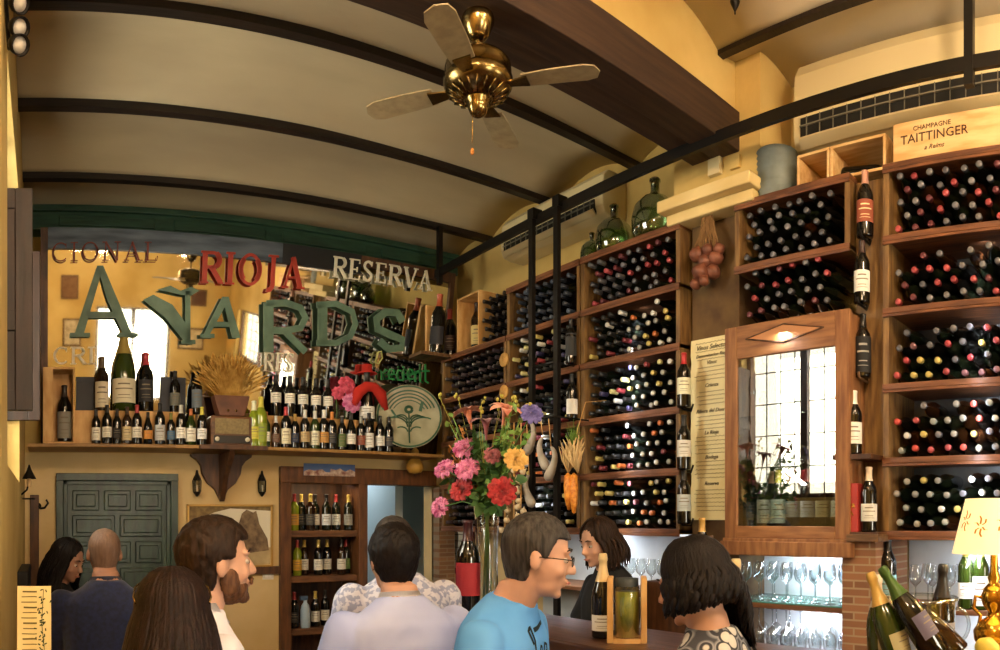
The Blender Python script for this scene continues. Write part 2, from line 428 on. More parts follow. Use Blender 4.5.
def mword(txt, px, py0, py1, px1, m, name='lettering', off=.035, bold=1, slope=0, gap=.12):
    """a word from (px, baseline py0) to height py1, ending near px1"""
    u0, v0 = mpix(px, py0, off); _, v1 = mpix(px, py1, off); u1, _ = mpix(px1, py0+slope, off); _, v2 = mpix(px1, py0+slope, off)
    h = v1-v0
    n = sum(GL[c][0]+gap for c in txt)-gap
    wide = (u1-u0)/(n*h)
    sl = (v2-v0)/(u1-u0)
    b = new(); word(b, txt, lambda a, c: MP(u0+a, v0+c+sl*a, off), h, gap, MN*.012, bold, wide)
    return obj(name, b, m, mir)
mword('CIONAL', 51, 262, 243, 158, M_dredlet, slope=-1, bold=.7)
mword('RIOJA', 200, 283, 251, 303, M_redlet, slope=6, bold=1.1)
mword('RESERVA', 332, 277, 256, 431, M_creamlet, slope=14)
mword('CRI', 53, 364, 347, 95, M_creamlet)
mword('RES', 263, 371, 352, 293, M_creamlet, bold=.8, slope=1)
# the large green cut-out letters
def mshape(polys, m=M_greenlet, off=.05, th_=.018, name='lettering'):
    b = new()
    for pl in polys:
        prism(b, [MP(*mpix(x, y, off), off) for x, y in pl], MN*th_)
    return obj(name, b, m, mir)
mshape([[(97,266),(103,266),(133,337),(124,337),(107,300)], [(97,266),(101,274),(84,333),(75,333)], [(88,312),(114,312),(116,318),(87,318)], [(70,333),(90,333),(90,337),(70,337)], [(118,333),(138,333),(138,337),(118,337)]])
mshape([[(143,300),(153,295),(172,305),(190,330),(190,345),(183,340),(165,318)]])
mshape([[(157,290),(170,286),(180,291),(191,287),(199,291),(190,296),(180,295),(168,292)], [(185,291),(190,291),(190,342),(185,342)], [(181,340),(195,340),(195,344),(181,344)]])
mshape([[(222,297),(228,297),(240,338),(232,338)], [(222,297),(226,304),(209,335),(203,335)], [(212,322),(231,322),(232,327),(210,327)], [(200,334),(214,334),(214,338),(200,338)]])
def mring(pts, w, m=M_greenlet, off=.05, name='lettering'):
    b = new(); q = [mpix(x, y, off) for x, y in pts]
    stroke(b, q, w, lambda a, c: MP(a, c, off), MN*.018); return obj(name, b, m, mir)
b = new()
for pts, w in [([(268,303),(268,352)], .075), ([(266,304),(285,303),(300,308),(305,318),(300,328),(284,331),(268,330)], .05), ([(284,331),(305,352)], .05)]:
    stroke(b, [mpix(x, y, .05) for x, y in pts], w, lambda a, c: MP(a, c, .05), MN*.018)
obj('lettering', b, M_greenlet, mir)
b = new()
for pts, w in [([(322,305),(322,344)], .075), ([(316,305),(336,304),(352,312),(355,324),(350,336),(336,343),(316,343)], .045)]:
    stroke(b, [mpix(x, y, .05) for x, y in pts], w, lambda a, c: MP(a, c, .05), MN*.018)
obj('lettering', b, M_greenlet, mir)
mring([(402,322),(397,313),(385,312),(376,319),(377,329),(390,335),(402,340),(401,348),(388,349),(379,341)], .06)
# green script word
def mscript(pts_list, m, w=.014):
    b = new()
    for pts in pts_list: stroke(b, [mpix(x, y, .04) for x, y in pts], w, lambda a, c: MP(a, c, .04), MN*.01)
    return obj('lettering', b, m, mir)
M_scr = mat('green_script_paint', '1f7a3e', .4)
sc = []
x = 381
for ch in 'recient':
    if ch == 'r': sc.append([(x,380),(x,371),(x+2,373),(x+5,370)]); x += 7
    elif ch in 'e': sc.append([(x,375),(x+6,374),(x+5,370),(x+2,369),(x,373),(x+1,379),(x+6,379)]); x += 8
    elif ch == 'c': sc.append([(x+5,371),(x+2,370),(x,375),(x+2,380),(x+6,380)]); x += 7
    elif ch == 'i': sc.append([(x,381),(x,371)]); sc.append([(x,368),(x,366)]); x += 4
    elif ch == 'n': sc.append([(x,382),(x,371)]); sc.append([(x,374),(x+3,371),(x+5,374),(x+5,382)]); x += 8
    elif ch == 't': sc.append([(x+2,364),(x+2,381),(x+5,383)]); sc.append([(x-1,371),(x+6,371)]); x += 6
mscript(sc, M_scr)
mscript([[(375,362),(378,352),(381,351),(382,358),(378,364),(375,362)]], mat('olive_leaf_paint', 'a8a860', .5), .01)

# ------------------------------------------------------------- windows
def window(name, plane, rect, depth, bars=True, facing=1):
    """plane 'X' (left wall) or 'Y' (rear wall); the frame, its two sashes, panes and iron bars"""
    a0, a1, z0, z1 = rect
    P = {'X': lambda a, d, z: (-.28+d, a, z), 'Y': lambda a, d, z: (a, RY-.1+d, z), 'R': lambda a, d, z: (WX+.1-d, a, z)}[plane]
    def bb(b, a_, b_, c_, d_, t0=-.03, t1=.03): box(b, P(a_, t0, c_), P(b_, t1, d_))
    b = new(); w = .045; mid = (a0+a1)/2
    bb(b, a0, a0+w, z0, z1); bb(b, a1-w, a1, z0, z1); bb(b, a0+w, a1-w, z0, z0+w); bb(b, a0+w, a1-w, z1-w, z1); bb(b, mid-.04, mid+.04, z0+w, z1-w)
    root = struct(name, b, M_darkwood)
    for s0, s1 in ((a0+w, mid-.04), (mid+.04, a1-w)):
        b = new(); bb(b, s0, s1, z0+w, z1-w, -.003, .003); obj('pane', b, M_pane, root)
    b = new()
    for i in range(1, 8):
        a = a0+(a1-a0)*i/8; tube(b, [P(a, -.09, z0), P(a, -.09, z1)], .007, 6)
    for i in range(1, 5):
        z = z0+(z1-z0)*i/5; tube(b, [P(a0, -.09, z), P(a1, -.09, z)], .007, 6)
    obj('window_bars', b, M_iron, root)
    return root
window('window_1', 'X', (WY0, WY1, WZ0, WZ1), .1)
window('window_2', 'Y', RW[0], .1)
window('window_3', 'R', SW, .1)
# white house fronts across the lane, daylight put into their material as glow
M_house = mat('glowing_house_front', 'efe6d4', .9, emit='fff3dc', es=4.5)
bx('exterior_house_front', (-2.6, 1.4, 0), (-2.4, 5.8, 5.2), M_house, st=True)
bx('exterior_lane_front', (5.2, -4.2, 0), (5.4, 3.0, 5.2), M_house, st=True)
bx('exterior_street_front', (-2.4, -6.2, 0), (5.2, -6.0, 5.0), M_house, st=True)

M_fr = M_darkwood
for k, (x, z, w, h, tx) in enumerate([(.45, 1.35, .32, .42, 'dark framed picture high on the rear wall, seen in the mirror'), (.5, .55, .34, .5, 'framed print low on the rear wall, left of the window in the mirror'), (2.75, .5, .5, .4, 'framed print on the rear wall right of the window in the mirror'), (2.85, 1.25, .3, .3, 'round-topped dark plaque on the rear wall in the mirror')]):
    t = thing('wall_picture', tx, 'picture', (x, RY, Z(z)))
    b = new(); box(b, (x-w/2, RY, Z(z)-h/2), (x+w/2, RY+.02, Z(z)+h/2)); obj('frame', b, M_fr, t, .004)
    b = new(); box(b, (x-w/2+.03, RY+.02, Z(z)-h/2+.03), (x+w/2-.03, RY+.024, Z(z)+h/2-.03)); obj('print', b, mat('old_print_%d' % k, ['6a4a2c', 'cfc4a4', 'c8b890', '4a3020'][k], .7, col2=['7a5836', '9a8c6c', 'a8966c', '5c3c28'][k], scale=12), t)
# shutters of the left window, folded into the room
def shutter(nm, label, pts, z0, z1, louvre=False):
    (xa, ya), (xb, yb) = pts; d = Vector((xb-xa, yb-ya, 0)); L = d.length; d.normalize(); n = Vector((0,0,1)).cross(d)
    root = thing(nm, label, 'shutter', (xa, ya, z0))
    def sb(name, u0, u1, v0, v1, t, m=M_shutter, off=0, bev=.003):
        b = new(); c = Vector((xa, ya, 0)) + d*(u0+u1)/2 + n*off + Vector((0,0,(v0+v1)/2))
        obox(b, c, d, n, (0,0,1), ((u1-u0)/2, t, (v1-v0)/2)); return obj(name, b, m, root, bev)
    s = .07
    sb('stile', 0, s, z0, z1, .017); sb('stile', L-s, L, z0, z1, .017)
    for v in (z0, z0+(z1-z0)*.36, z1-s-.01): sb('rail', s, L-s, v, v+s+.01, .017)
    sb('door_panel', s, L-s, z0+s, z0+(z1-z0)*.36, .009); sb('door_panel', s, L-s, z0+(z1-z0)*.36+s, z1-s, .009)
    sb('hinge', -.006, .012, z0+.15, z0+.22, .02, M_iron); sb('hinge', -.006, .012, z1-.25, z1-.18, .02, M_iron)
    return root
a = W(-22, 300, 2.6); c = W(31, 300, 3.05)
shutter('window_shutter', 'dark brown panelled shutter leaf nearest the viewer at the upper left edge', [(-.36, 2.885), (-.05, 2.90)], Z(.44), Z(1.33))
d1 = W(26, 300, 3.15); d2 = W(39, 300, 3.5)
shutter('window_shutter', 'narrow brown shutter leaf folded behind the nearer one, metal bolts on its edge', [(-.36, 4.20), (-.028, 4.19)], Z(.58), Z(1.56))

# ------------------------------------------------------------- green panelled door
dr = thing('door_1', 'dark green panelled wooden door with raised square panels beneath the ledge', 'door', (.5, BY-.02, 0)); dr['kind'] = 'structure'
DX0, DX1 = onY(56, 500, BY).x, onY(177, 500, BY).x; DZ = Z(.345)
yb = BY
b = new(); w = .055
box(b, (DX0, yb-.05, 0), (DX0+w, yb, DZ)); box(b, (DX1-w, yb-.05, 0), (DX1, yb, DZ)); box(b, (DX0, yb-.06, DZ-w), (DX1, yb, DZ))
box(b, (DX0+w, yb-.035, 0), (DX0+w+.03, yb, DZ-w)); box(b, (DX1-w-.03, yb-.035, 0), (DX1-w, yb, DZ-w)); box(b, (DX0+w, yb-.035, DZ-w-.03), (DX1-w, yb, DZ-w))
obj('door_frame', b, M_greendoor, dr, .004)
ix0, ix1 = DX0+w+.03, DX1-w-.03; iw = ix1-ix0
bx('door_leaf', (ix0, yb-.02, 0), (ix1, yb-.001, DZ-w-.03), M_greendoor, dr)
rows = [(3, .15), (2, .16), (3, .16), (2, .3), (3, .3), (2, .3)]
z = DZ-w-.03-.04
for n, h in rows:
    g = .035; pw = (iw-g*(n+1))/n
    for i in range(n):
        x = ix0+g+i*(pw+g)
        b = new(); box(b, (x, yb-.034, z-h), (x+pw, yb-.018, z))
        box(b, (x+.028, yb-.045, z-h+.028), (x+pw-.028, yb-.03, z-.028)); obj('door_panel', b, M_greendoor, dr, .009)
    z -= h+g
# dark wooden wainscot rail right of the green door
bx('trim_14', (DX1+.02, BY-.03, Z(.0)-.42), (1.8, BY, Z(.0)-.36), M_darkwood, st=True)

# ------------------------------------------------------------- camera
cam = bpy.data.cameras.new('camera'); cam.type = 'PANO'; cam.panorama_type = 'CENTRAL_CYLINDRICAL'
co = bpy.data.objects.new('camera', cam); COL.objects.link(co)
co.location = (0, 0, EYE); co.rotation_euler = (R(90), 0, -(500-X0)/F)
cam.central_cylindrical_radius = 1
cam.central_cylindrical_range_u_min = -500/F; cam.central_cylindrical_range_u_max = 500/F
cam.central_cylindrical_range_v_min = -130/F; cam.central_cylindrical_range_v_max = 520/F
cam.clip_start = .02; cam.clip_end = 100
SC.camera = co
vs = SC.view_settings; vs.view_transform = 'Standard'; vs.look = 'None'; vs.gamma = 1; vs.use_curve_mapping = False; 

# ------------------------------------------------------------- light
wd = bpy.data.worlds.new('world'); SC.world = wd; wd.use_nodes = True
wd.node_tree.nodes['Background'].inputs[0].default_value = lin('cfe0ff'); wd.node_tree.nodes['Background'].inputs[1].default_value = 1.0
def area(name, loc, d, sx, sy, e, col, spread=180):
    l = bpy.data.lights.new(name, 'AREA'); l.shape = 'RECTANGLE'; l.size = sx; l.size_y = sy; l.energy = e; l.color = lin(col)[:3]; l.spread = R(spread)
    o = bpy.data.objects.new(name, l); COL.objects.link(o); o.location = loc
    o.rotation_euler = Vector(d).to_track_quat('-Z', 'Y').to_euler(); return o
def point(name, loc, e, col, r=.05):
    l = bpy.data.lights.new(name, 'POINT'); l.energy = e; l.color = lin(col)[:3]; l.shadow_soft_size = r
    o = bpy.data.objects.new(name, l); COL.objects.link(o); o.location = loc; return o
area('daylight_left_window', (-.55, (WY0+WY1)/2, (WZ0+WZ1)/2), (1, 0, -.1), .95, 1.3, 60, 'fff4e4')
area('daylight_rear_window', ((RW[0][0]+RW[0][1])/2, RY-.35, Z(0)), (0, 1, 0), 1.0, 1.4, 90, 'fff1dc')
area('daylight_right_window', (WX+.4, -1.35, Z(.72)), (-1, 0, 0), 2.4, .8, 60, 'fff1dc')
# warm globe lamps added to brighten the room, unseen behind the photographer
M_globe = mat('added_opal_globe', 'fff0d0', .5, emit='ffd898', es=9)
for x, y in ((.4, .6), (1.9, .2), (.9, -1.4), (-.9, -.4)):
    L = thing('added_globe_lamp', 'opal globe lamp close under the vaults behind the photographer', 'lamp', (x, y, Z(2.1)), group='globe lamps over the near tables')
    b = new(); ell(b, (x, y, Z(2.2)), (.09, .09, .08), 20, 12); obj('lamp_shade', b, M_globe, L)
    b = new(); tube(b, [(x, y, Z(2.27)), (x, y, Z(2.56))], .012, 8); obj('pole', b, M_brass, L)
    point('added_globe_light', (x, y, Z(2.05)), 54, 'ffdcb4', .1)
# ------------------------------------------------------------- bottles
PROF = {
 'bordeaux': [(0,0),(.034,0),(.0375,.004),(.038,.01),(.038,.185),(.035,.203),(.023,.225),(.0155,.245),(.0142,.262),(.0142,.288),(.0155,.290),(.0155,.298),(.012,.3),(0,.3)],
 'burgundy': [(0,0),(.036,0),(.040,.006),(.0405,.15),(.037,.175),(.028,.205),(.018,.24),(.0142,.262),(.0142,.288),(.0158,.290),(.0158,.298),(.012,.3),(0,.3)],
 'champagne': [(0,0),(.038,0),(.0435,.006),(.044,.15),(.040,.18),(.029,.215),(.019,.25),(.0148,.275),(.0148,.292),(.017,.296),(.0165,.305),(.015,.318),(0,.32)],
}
CAPR = {'bordeaux': (.236, .3), 'burgundy': (.245, .3), 'champagne': (.215, .322)}
def prof_r(prof, z):
    for (r0, z0), (r1, z1) in zip(prof, prof[1:]):
        if z0 <= z <= z1 and z1 > z0: return r0+(r1-r0)*(z-z0)/(z1-z0)
    return 0
END_GLEAM = {'4a4a4c': '646468', '3c3c40': '56565c', '555558': '6e6e74', '37363a': '505056', '2b2a2c': '48484c', '55545a': '6e6e74', '26241f': '8c8a84', '2a2a28': '9a9a90', '20201e': 'a8a69a', '262422': 'b0aea4', '1a1918': '8c8a84', '2a2a2a': '9c9c98', '39404e': '8c95a4', '2c323e': '7c8594', '4a5260': '98a2b2', '30343c': '808896', '2e2422': '6a5c5c', '38302c': '6e6468', '242024': '605860', '40343a': '76686e'}  # paler capsule ends: gleam of the strip light put into the colour
CAPM = {}
def capm(c):
    if c not in CAPM: CAPM[c] = mat('capsule_'+c, c, .35, metal=.15, coat=.2)
    return CAPM[c]
LABM = {}
def labm(c):
    if c not in LABM: LABM[c] = mat('label_'+c, c, .7)
    return LABM[c]
MESH = {}
def bottle_meshes(shape, glass, cap, n=16, cut=None):
    k = (shape, glass.name, n)
    if k not in MESH:
        b = new(); lathe(b, PROF[shape], n); bmesh.ops.recalc_face_normals(b, faces=b.faces[:])
        me = bpy.data.meshes.new('bottle'); b.to_mesh(me); b.free(); me.materials.append(glass); MESH[k] = me
    k2 = (shape, 'cap', cap, n)
    if k2 not in MESH:
        z0, z1 = CAPR[shape]; z0 = z0 if n == 20 else z0+.036; b = new()
        pr = [(prof_r(PROF[shape], z0)+.0008, z0)] + [(r+.0008, z) for r, z in PROF[shape] if z0 < z < z1 and r > 0] + [(.0125, z1+.0008), (0, z1+.0008)]
        lathe(b, pr, n); bmesh.ops.recalc_face_normals(b, faces=b.faces[:])
        for f in b.faces:
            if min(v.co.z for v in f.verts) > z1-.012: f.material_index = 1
        me = bpy.data.meshes.new('capsule'); b.to_mesh(me); b.free(); me.materials.append(capm(cap)); me.materials.append(capm(END_GLEAM.get(cap, cap))); MESH[k2] = me
    return MESH[k], MESH[k2]
def label_mesh(shape, col, z0, z1, marks=True, span=150, mark='2b2318'):
    k = (shape, 'lab', col, z0, z1, marks, span, mark)
    if k not in MESH:
        b = new(); n = 12
        zs = [z0+(z1-z0)*i/4 for i in range(5)]
        lathe(b, [(prof_r(PROF[shape], z)+.0009, z) for z in zs], n, a0=R(-90-span/2), a1=R(-90+span/2))
        if marks:   # printed lines of the label
            h = z1-z0
            for f0, f1, sp in ((.74, .80, .4), (.55, .60, .6), (.3, .33, .4), (.18, .2, .5)):
                lathe(b, [(prof_r(PROF[shape], z0+h*f)+.0016, z0+h*f) for f in (f0, f1)], 8, a0=R(-90-span*sp/2), a1=R(-90+span*sp/2), mi=1)
        me = bpy.data.meshes.new('label'); b.to_mesh(me); b.free(); me.materials.append(labm(col)); me.materials.append(labm(mark)); MESH[k] = me
    return MESH[k]
def bottle(name, label, loc, rot=(0,0,0), scale=1, shape='bordeaux', glass=None, cap='1c1a18', lab=None, group=None, cat='bottle', face=None, lz=(.045, .135), marks=True, mark='7a6f5c'):
    """a standing bottle: body with capsule and paper label; face = the point its label looks at"""
    glass = glass or M_bgreen
    m1, m2 = bottle_meshes(shape, glass, cap, 20)
    o = link(name, m1); o.location = loc; o.scale = (scale,)*3
    if face is not None:
        a = math.atan2(face[1]-loc[1], face[0]-loc[0]) + pi/2
        o.rotation_euler = (rot[0], rot[1], a)
    else: o.rotation_euler = rot
    tag(o, label, cat, group)
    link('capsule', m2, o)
    if lab: link('label', label_mesh(shape, lab, lz[0], lz[1], marks, mark=mark), o)
    return o

# ------------------------------------------------------------- racks
XF, XB = 3.09, 3.42
LV = [1.655, 1.322, .985, .632, .290, -.05]      # tops of the shelf boards above the eye
def rack(name, label, y0, y1, top, levels, ends=(1, 1), deco='wood', back=M_steel, low=None):
    root = thing(name, label, 'wine rack', (XF, (y0+y1)/2, 0))
    z0 = Z(levels[-1]) - .03
    for i, z in enumerate(levels):
        b = new(); box(b, (XF-.015, y0, Z(z)-.028), (XB, y1, Z(z))); box(b, (XF-.015, y0, Z(z)-.042), (XF-.004, y1, Z(z)-.028)); obj('shelf', b, M_shelfedge, root, .003)
    for e, (ya, yb_) in zip(ends, ((y0, y0+.03), (y1-.03, y1))):
        if e:
            b = new(); box(b, (XF-.005, ya, z0), (XB, yb_, Z(top)-.028)); obj('side_panel', b, M_rackZ, root, .002)
    b = new(); box(b, (XB, y0, z0), (XB+.02, y1, Z(top))); obj('back_panel', b, back, root)
    return root
RX = [('R', .42, 1.33), ('M', 1.5, 2.17), ('A', 2.54, 3.34), ('B', 3.37, 4.12), ('C', 4.15, 5.02)]
rack('wine_rack', 'tall wooden wine rack at the right edge under the signed wooden crate', .42, 1.33, LV[0], LV)
rack('wine_rack', 'two-bay wine rack above the glazed wooden cabinet', 1.5, 2.17, LV[0], LV[:2])
rack('wine_rack', 'tall wine rack beneath the green demijohns, beside the handwritten menu', 2.54, 3.35, LV[0], LV)
rack('wine_rack', 'wine rack behind the two black ladder rods', 3.36, 4.13, LV[0], LV)
rack('wine_rack', 'low wine rack in the corner under the upright crates', 4.14, 5.02, LV[1], LV[1:])
# column between the two right-hand racks
b = new(); box(b, (3.14, 1.335, Z(-.06)), (3.3, 1.495, Z(LV[0])-.03))
struct('trim_15', b, M_rackZ, bevel=.003)

PAL = {   # capsule colours by bay
 'gray': ['4a4a4c', '3c3c40', '555558', '37363a', '2b2a2c'],
 'grayred': ['4a4a4c', '55545a', '3c3c40', '37363a', '4a4a4c', '8a3438', 'a04448', '5c2a30'],
 'redmix': ['963238', 'a04448', 'b8a65c', '4a4a4c', '6e4a50', '3c3c40', '8a3438'],
 'whitemix': ['c8c8c2', 'a04448', '55545a', '8a8f8a', 'b8a65c', '26241f', 'b8443a', '2a2a28', '26241f'],
 'gold': ['c4bc80', '2a2a28', '20201e', 'b8a65c', '20201e', '262422', '1a1918', '2a2a28', '3a3556', '8a3438', 'c8c8c2'],
 'lower': ['c8c8c2', '262422', '1a1918', '262422', '1a1918', '2a2a2a', 'b8a65c', '6e2c30', '20201e', 'b0602c', '2a2a2a'],
 'dark': ['2e2422', '38302c', '242024', '40343a'],
 'blue': ['39404e', '2c323e', '4a5260', '30343c'],
}
CNAME = {'8a3438': 'dull red', 'a04448': 'red', '5c2a30': 'wine-red', '963238': 'crimson', 'b8a65c': 'yellow', '6e4a50': 'mauve', 'c8c8c2': 'white', '8a8f8a': 'silver', 'b8443a': 'orange-red', 'c4bc80': 'pale yellow', '6e2c30': 'maroon', 'b0602c': 'orange', 'a83a3c': 'red', 'b8474a': 'bright red', 'd6483c': 'orange-red', '7a3038': 'wine-red', '8c3a3e': 'dull red', 'a8343a': 'crimson', '8c5a60': 'mauve', 'c9b45c': 'yellow', 'd8cf8c': 'pale yellow', 'c8a24a': 'gold',
         'd8d8d4': 'white', 'dcdcd6': 'white', 'd6d6cc': 'white', 'd0d0c8': 'off-white', '9aa09a': 'silver', 'c4622c': 'orange', '3a3556': 'violet'}
def cname(c): return CNAME.get(c, 'dark')
RNAME = {'R': 'right-edge rack', 'M': 'rack over glazed cabinet', 'A': 'rack beside menu', 'B': 'rack behind ladder', 'C': 'corner rack'}
BAYN = ['top bay', 'second bay', 'third bay', 'fourth bay', 'lowest bay']
ORD = ['first', 'second', 'third', 'fourth', 'fifth', 'sixth', 'seventh', 'eighth', 'ninth', 'tenth', 'eleventh', 'twelfth']
BAYPAL = {'R': ['grayred', 'grayred', 'redmix', 'whitemix', 'whitemix'], 'M': ['gray', 'grayred'], 'A': ['grayred', 'lower', 'gold', 'lower', 'lower'], 'B': ['blue', 'gold', 'gold', 'lower', 'lower'], 'C': ['dark', 'dark', 'dark', 'dark']}
slots = []
rnd = random.Random(21)
for key, y0, y1 in RX:
    lv = LV if key not in 'MC' else (LV[:3] if key == 'M' else LV[1:])
    if key == 'M': lv = [LV[0], LV[1], 1.04]
    for bay in range(len(lv)-1):
        zb = Z(lv[bay+1]); op = lv[bay]-lv[bay+1]-.03
        if key == 'M' and bay == 1: op = .26
        nrow = 4 if (key in 'RM' and bay > 0) else 5
        dv = .0655 if nrow == 4 else .0583
        n = int((y1-y0-.06-.078)/.0785)+1
        for r in range(nrow):
            off = (r % 2)*.039
            cnt = n - (r % 2)
            full = r == nrow-1 and not (key == 'M' or bay == 0 or key == 'C')
            for i in range(cnt):
                if full and rnd.random() < .25: continue
                y = y1-.03-.041-i*.0785-off + rnd.uniform(-.004, .004)
                z = zb+.0365+r*dv
                col = rnd.choice(PAL[BAYPAL[key][bay]])
                slots.append([key, bay, r, i, cnt, y, z, col, nrow])
def pix(y, z, X=3.1):
    r = math.hypot(X, y); return X0+F*math.atan2(X, y), Y0-F*(z-EYE)/r, r
inview = [s for s in slots if pix(s[5], s[6])[0] < 1004 and pix(s[5], s[6])[1] < 650]
inview.sort(key=lambda s: pix(s[5], s[6])[2])
solo = set(id(s) for s in inview[:300])
glasses = [M_bgreen, M_bgreen, M_bblack, M_bblack, M_bbrown, M_bgreen]
rest = []
order = {}
for s in slots:
    if id(s) in solo: order.setdefault((s[0], s[1], s[2]), []).append(s)
def lie(s): # transform for a bottle lying with its neck out of the rack
    j = random.Random(int(s[5]*1e4)+int(s[6]*1e4))
    return (Matrix.Translation((3.385+j.uniform(-.022, .014), s[5], s[6])) @ Matrix.Rotation(j.uniform(-.03, .03), 4, 'Z') @ Matrix.Rotation(-pi/2+j.uniform(-.02, .02), 4, 'Y') @ Matrix.Rotation(j.uniform(0, 6), 4, 'Z') @ Matrix.Scale(.94, 4))
for (key, bay, row), L in sorted(order.items()):
    L.sort(key=lambda s: -s[5])
    for k, s in enumerate(L):
        whole = len(L) == s[4] and key != 'R' or True
        pos = ORD[k] if k < len(ORD) else 'last'
        rn = {0: 'bottom row', s[8]-1: 'top row'}.get(row, ORD[row]+' row up')
        sh = 'bordeaux' if rnd.random() < .8 else 'burgundy'
        m1, m2 = bottle_meshes(sh, rnd.choice(glasses), s[7], 14)
        o = link('wine_bottle', m1); o.matrix_world = lie(s)
        tag(o, '%s-capped bottle, %s from left, %s, %s, %s' % (cname(s[7]), pos, rn, BAYN[bay], RNAME[key]), 'wine bottle', 'wine bottles lying in the ' + RNAME[key])
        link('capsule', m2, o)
# the remaining bottles, farther down the wall or past the frame, as one mass
bm = new(); cols = []
restm = [M_bgreen, M_bblack]
def idx(c):
    if c not in cols: cols.append(c)
    return cols.index(c)+2
small = {}
for s in slots:
    if id(s) in solo: continue
    mt = lie(s); pr = PROF['bordeaux']; mi = rnd.randint(0, 1); ci = idx(s[7]); far = pix(s[5], s[6])[2] > 3.2
    n = 10
    A = len(bm.verts)
    t = new(); lathe(t, [(0,0),(.036,0),(.038,.006),(.038,.185),(.033,.206),(.0175,.24),(.0146,.25)], n, mi=mi); lathe(t, [(.0175,.238),(.0152,.255),(.0156,.299),(.012,.301),(0,.301)], n, mi=ci)
    t.transform(mt); me = bpy.data.meshes.new('x'); t.to_mesh(me); t.free(); bm.from_mesh(me); bpy.data.meshes.remove(me)
o = obj('wine_bottle_mass', bm, restm + [capm(c) for c in cols])
tag(o, 'hundreds of dark wine bottles lying in the farther racks and along the rack ends', 'wine bottles', kind='stuff')

# led strips under the lower boards light the backs of the bays
M_led = mat('led_strip', 'ffffff', .5, emit='eef4ff', es=.9)
def led(y0, y1, z, e, x=None, col='eaf2ff'):
    if x is None:      # slim strip behind the front lip of the board, shining inwards
        o = bx('light_strip', (XF-.003, y0+.05, z-.007), (XF+.003, y1-.05, z+.001), M_led)
        area('light_strip_glow', (XF+.008, (y0+y1)/2, z-.004), (1, 0, -.35), .012, y1-y0-.15, e, col)
    else:
        o = bx('light_strip', (x, y0+.05, z-.012), (x+.02, y1-.05, z-.002), M_led)
        area('light_strip_glow', (x-.01, (y0+y1)/2, z-.02), (.25, 0, -1), .05, y1-y0-.15, e, col)
    return o
# ------------------------------------------------------------- glazed cabinet
CX = 2.98
cy1, cy0 = 2.155, 1.45
cz0, cz1 = Z(-.10), Z(.975)
cab = thing('display_cabinet', 'glazed wooden wall cabinet with a diamond-panelled head, between menu and column', 'cabinet', (CX, (cy0+cy1)/2, cz0))
def cb(name, lo, hi, m=M_cab, bev=.004, parent=cab):
    b = new(); box(b, lo, hi); return obj(name, b, m, parent, bev)
st = .075
cb('side_panel', (CX+.02, cy0, cz0+.01), (3.32, cy0+.02, cz1)); cb('side_panel', (CX+.02, cy1-.02, cz0+.01), (3.32, cy1, cz1))
cb('top_panel', (CX+.02, cy0, cz1-.02), (3.32, cy1, cz1)); cb('bottom_panel', (CX-.01, cy0-.01, cz0-.03), (3.32, cy1+.01, cz0+.01))
cb('back_panel', (3.30, cy0+.02, cz0+.01), (3.32, cy1-.02, cz1-.02), mat('cabinet_back', '2c2620', .7))
door = cb('door', (CX-.005, cy0, cz0+.01), (CX+.02, cy0+st, cz1))
b = new(); box(b, (CX-.005, cy1-st, cz0+.01), (CX+.02, cy1, cz1)); obj('door_stile', b, M_cab, door, .004, local=False)
hz = cz1-.165
b = new(); box(b, (CX-.005, cy0+st, hz), (CX+.02, cy1-st, cz1)); obj('door_head', b, M_cabY, door, .004)
b = new(); ym = (cy0+cy1)/2; zm = (hz+cz1)/2+.01
for (a, c) in (((ym-.22, zm), (ym, zm+.045)), ((ym, zm+.045), (ym+.22, zm)), ((ym+.22, zm), (ym, zm-.045)), ((ym, zm-.045), (ym-.22, zm))):
    tube(b, [(CX-.006, a[0], a[1]), (CX-.006, c[0], c[1])], .004, 6)
obj('diamond_moulding', b, M_darkwood, door)
b = new(); prism(b, [(CX-.010, ym-.2, zm), (CX-.010, ym, zm+.04), (CX-.010, ym+.2, zm), (CX-.010, ym, zm-.04)], (.006, 0, 0)); obj('diamond_panel', b, mat('diamond_wood', 'a8713c', .4), door)
b = new(); box(b, (CX-.005, cy0+st, cz0+.01), (CX+.02, cy1-st, cz0+.07)); obj('door_rail', b, M_cabY, door, .004)
b = new(); box(b, (CX+.005, cy0+st, cz0+.07), (CX+.009, cy1-st, hz)); obj('door_pane', b, clear_glass('cabinet_pane', 'e8ece8', .16, .003, .3), door)
cb('moulding', (CX-.025, cy0-.015, cz0-.075), (CX+.04, cy1+.015, cz0-.005))
GS = [Z(.02), Z(.30), Z(.46)]
cb('bottom_shelf', (CX+.03, cy0+.02, Z(-.085)), (3.3, cy1-.02, Z(-.045)), M_white)
for z in (Z(.275), Z(.52)): cb('glass_shelf', (CX+.05, cy0+.02, z), (3.3, cy1-.02, z+.006), M_pane, 0)
led(cy0+.1, cy1-.1, cz1-.02, 3, x=3.1)
area('light_strip_glow', (3.03, (cy0+cy1)/2, Z(.26)), (.35, 0, -1), .03, .5, 1.6, 'fff4e4')  # extra lamp added to brighten the cabinet bottles, no strip here
labs = ['3a3a3c', 'd2d8d2', 'c8d4c8', 'a8aeb0', 'c8ccd6', 'c9c3a0', 'd8dcd2']
caps = ['5a2020', 'd8d4c8', 'c9c04a', '7a1c20', '8c2228', 'c8a88c', 'cfa078']
LN = ['black-labelled', 'white pointed-label', 'tall pale-label', 'grey-label', 'small lilac-label', 'cream-label', 'green-and-white label']
n = 7
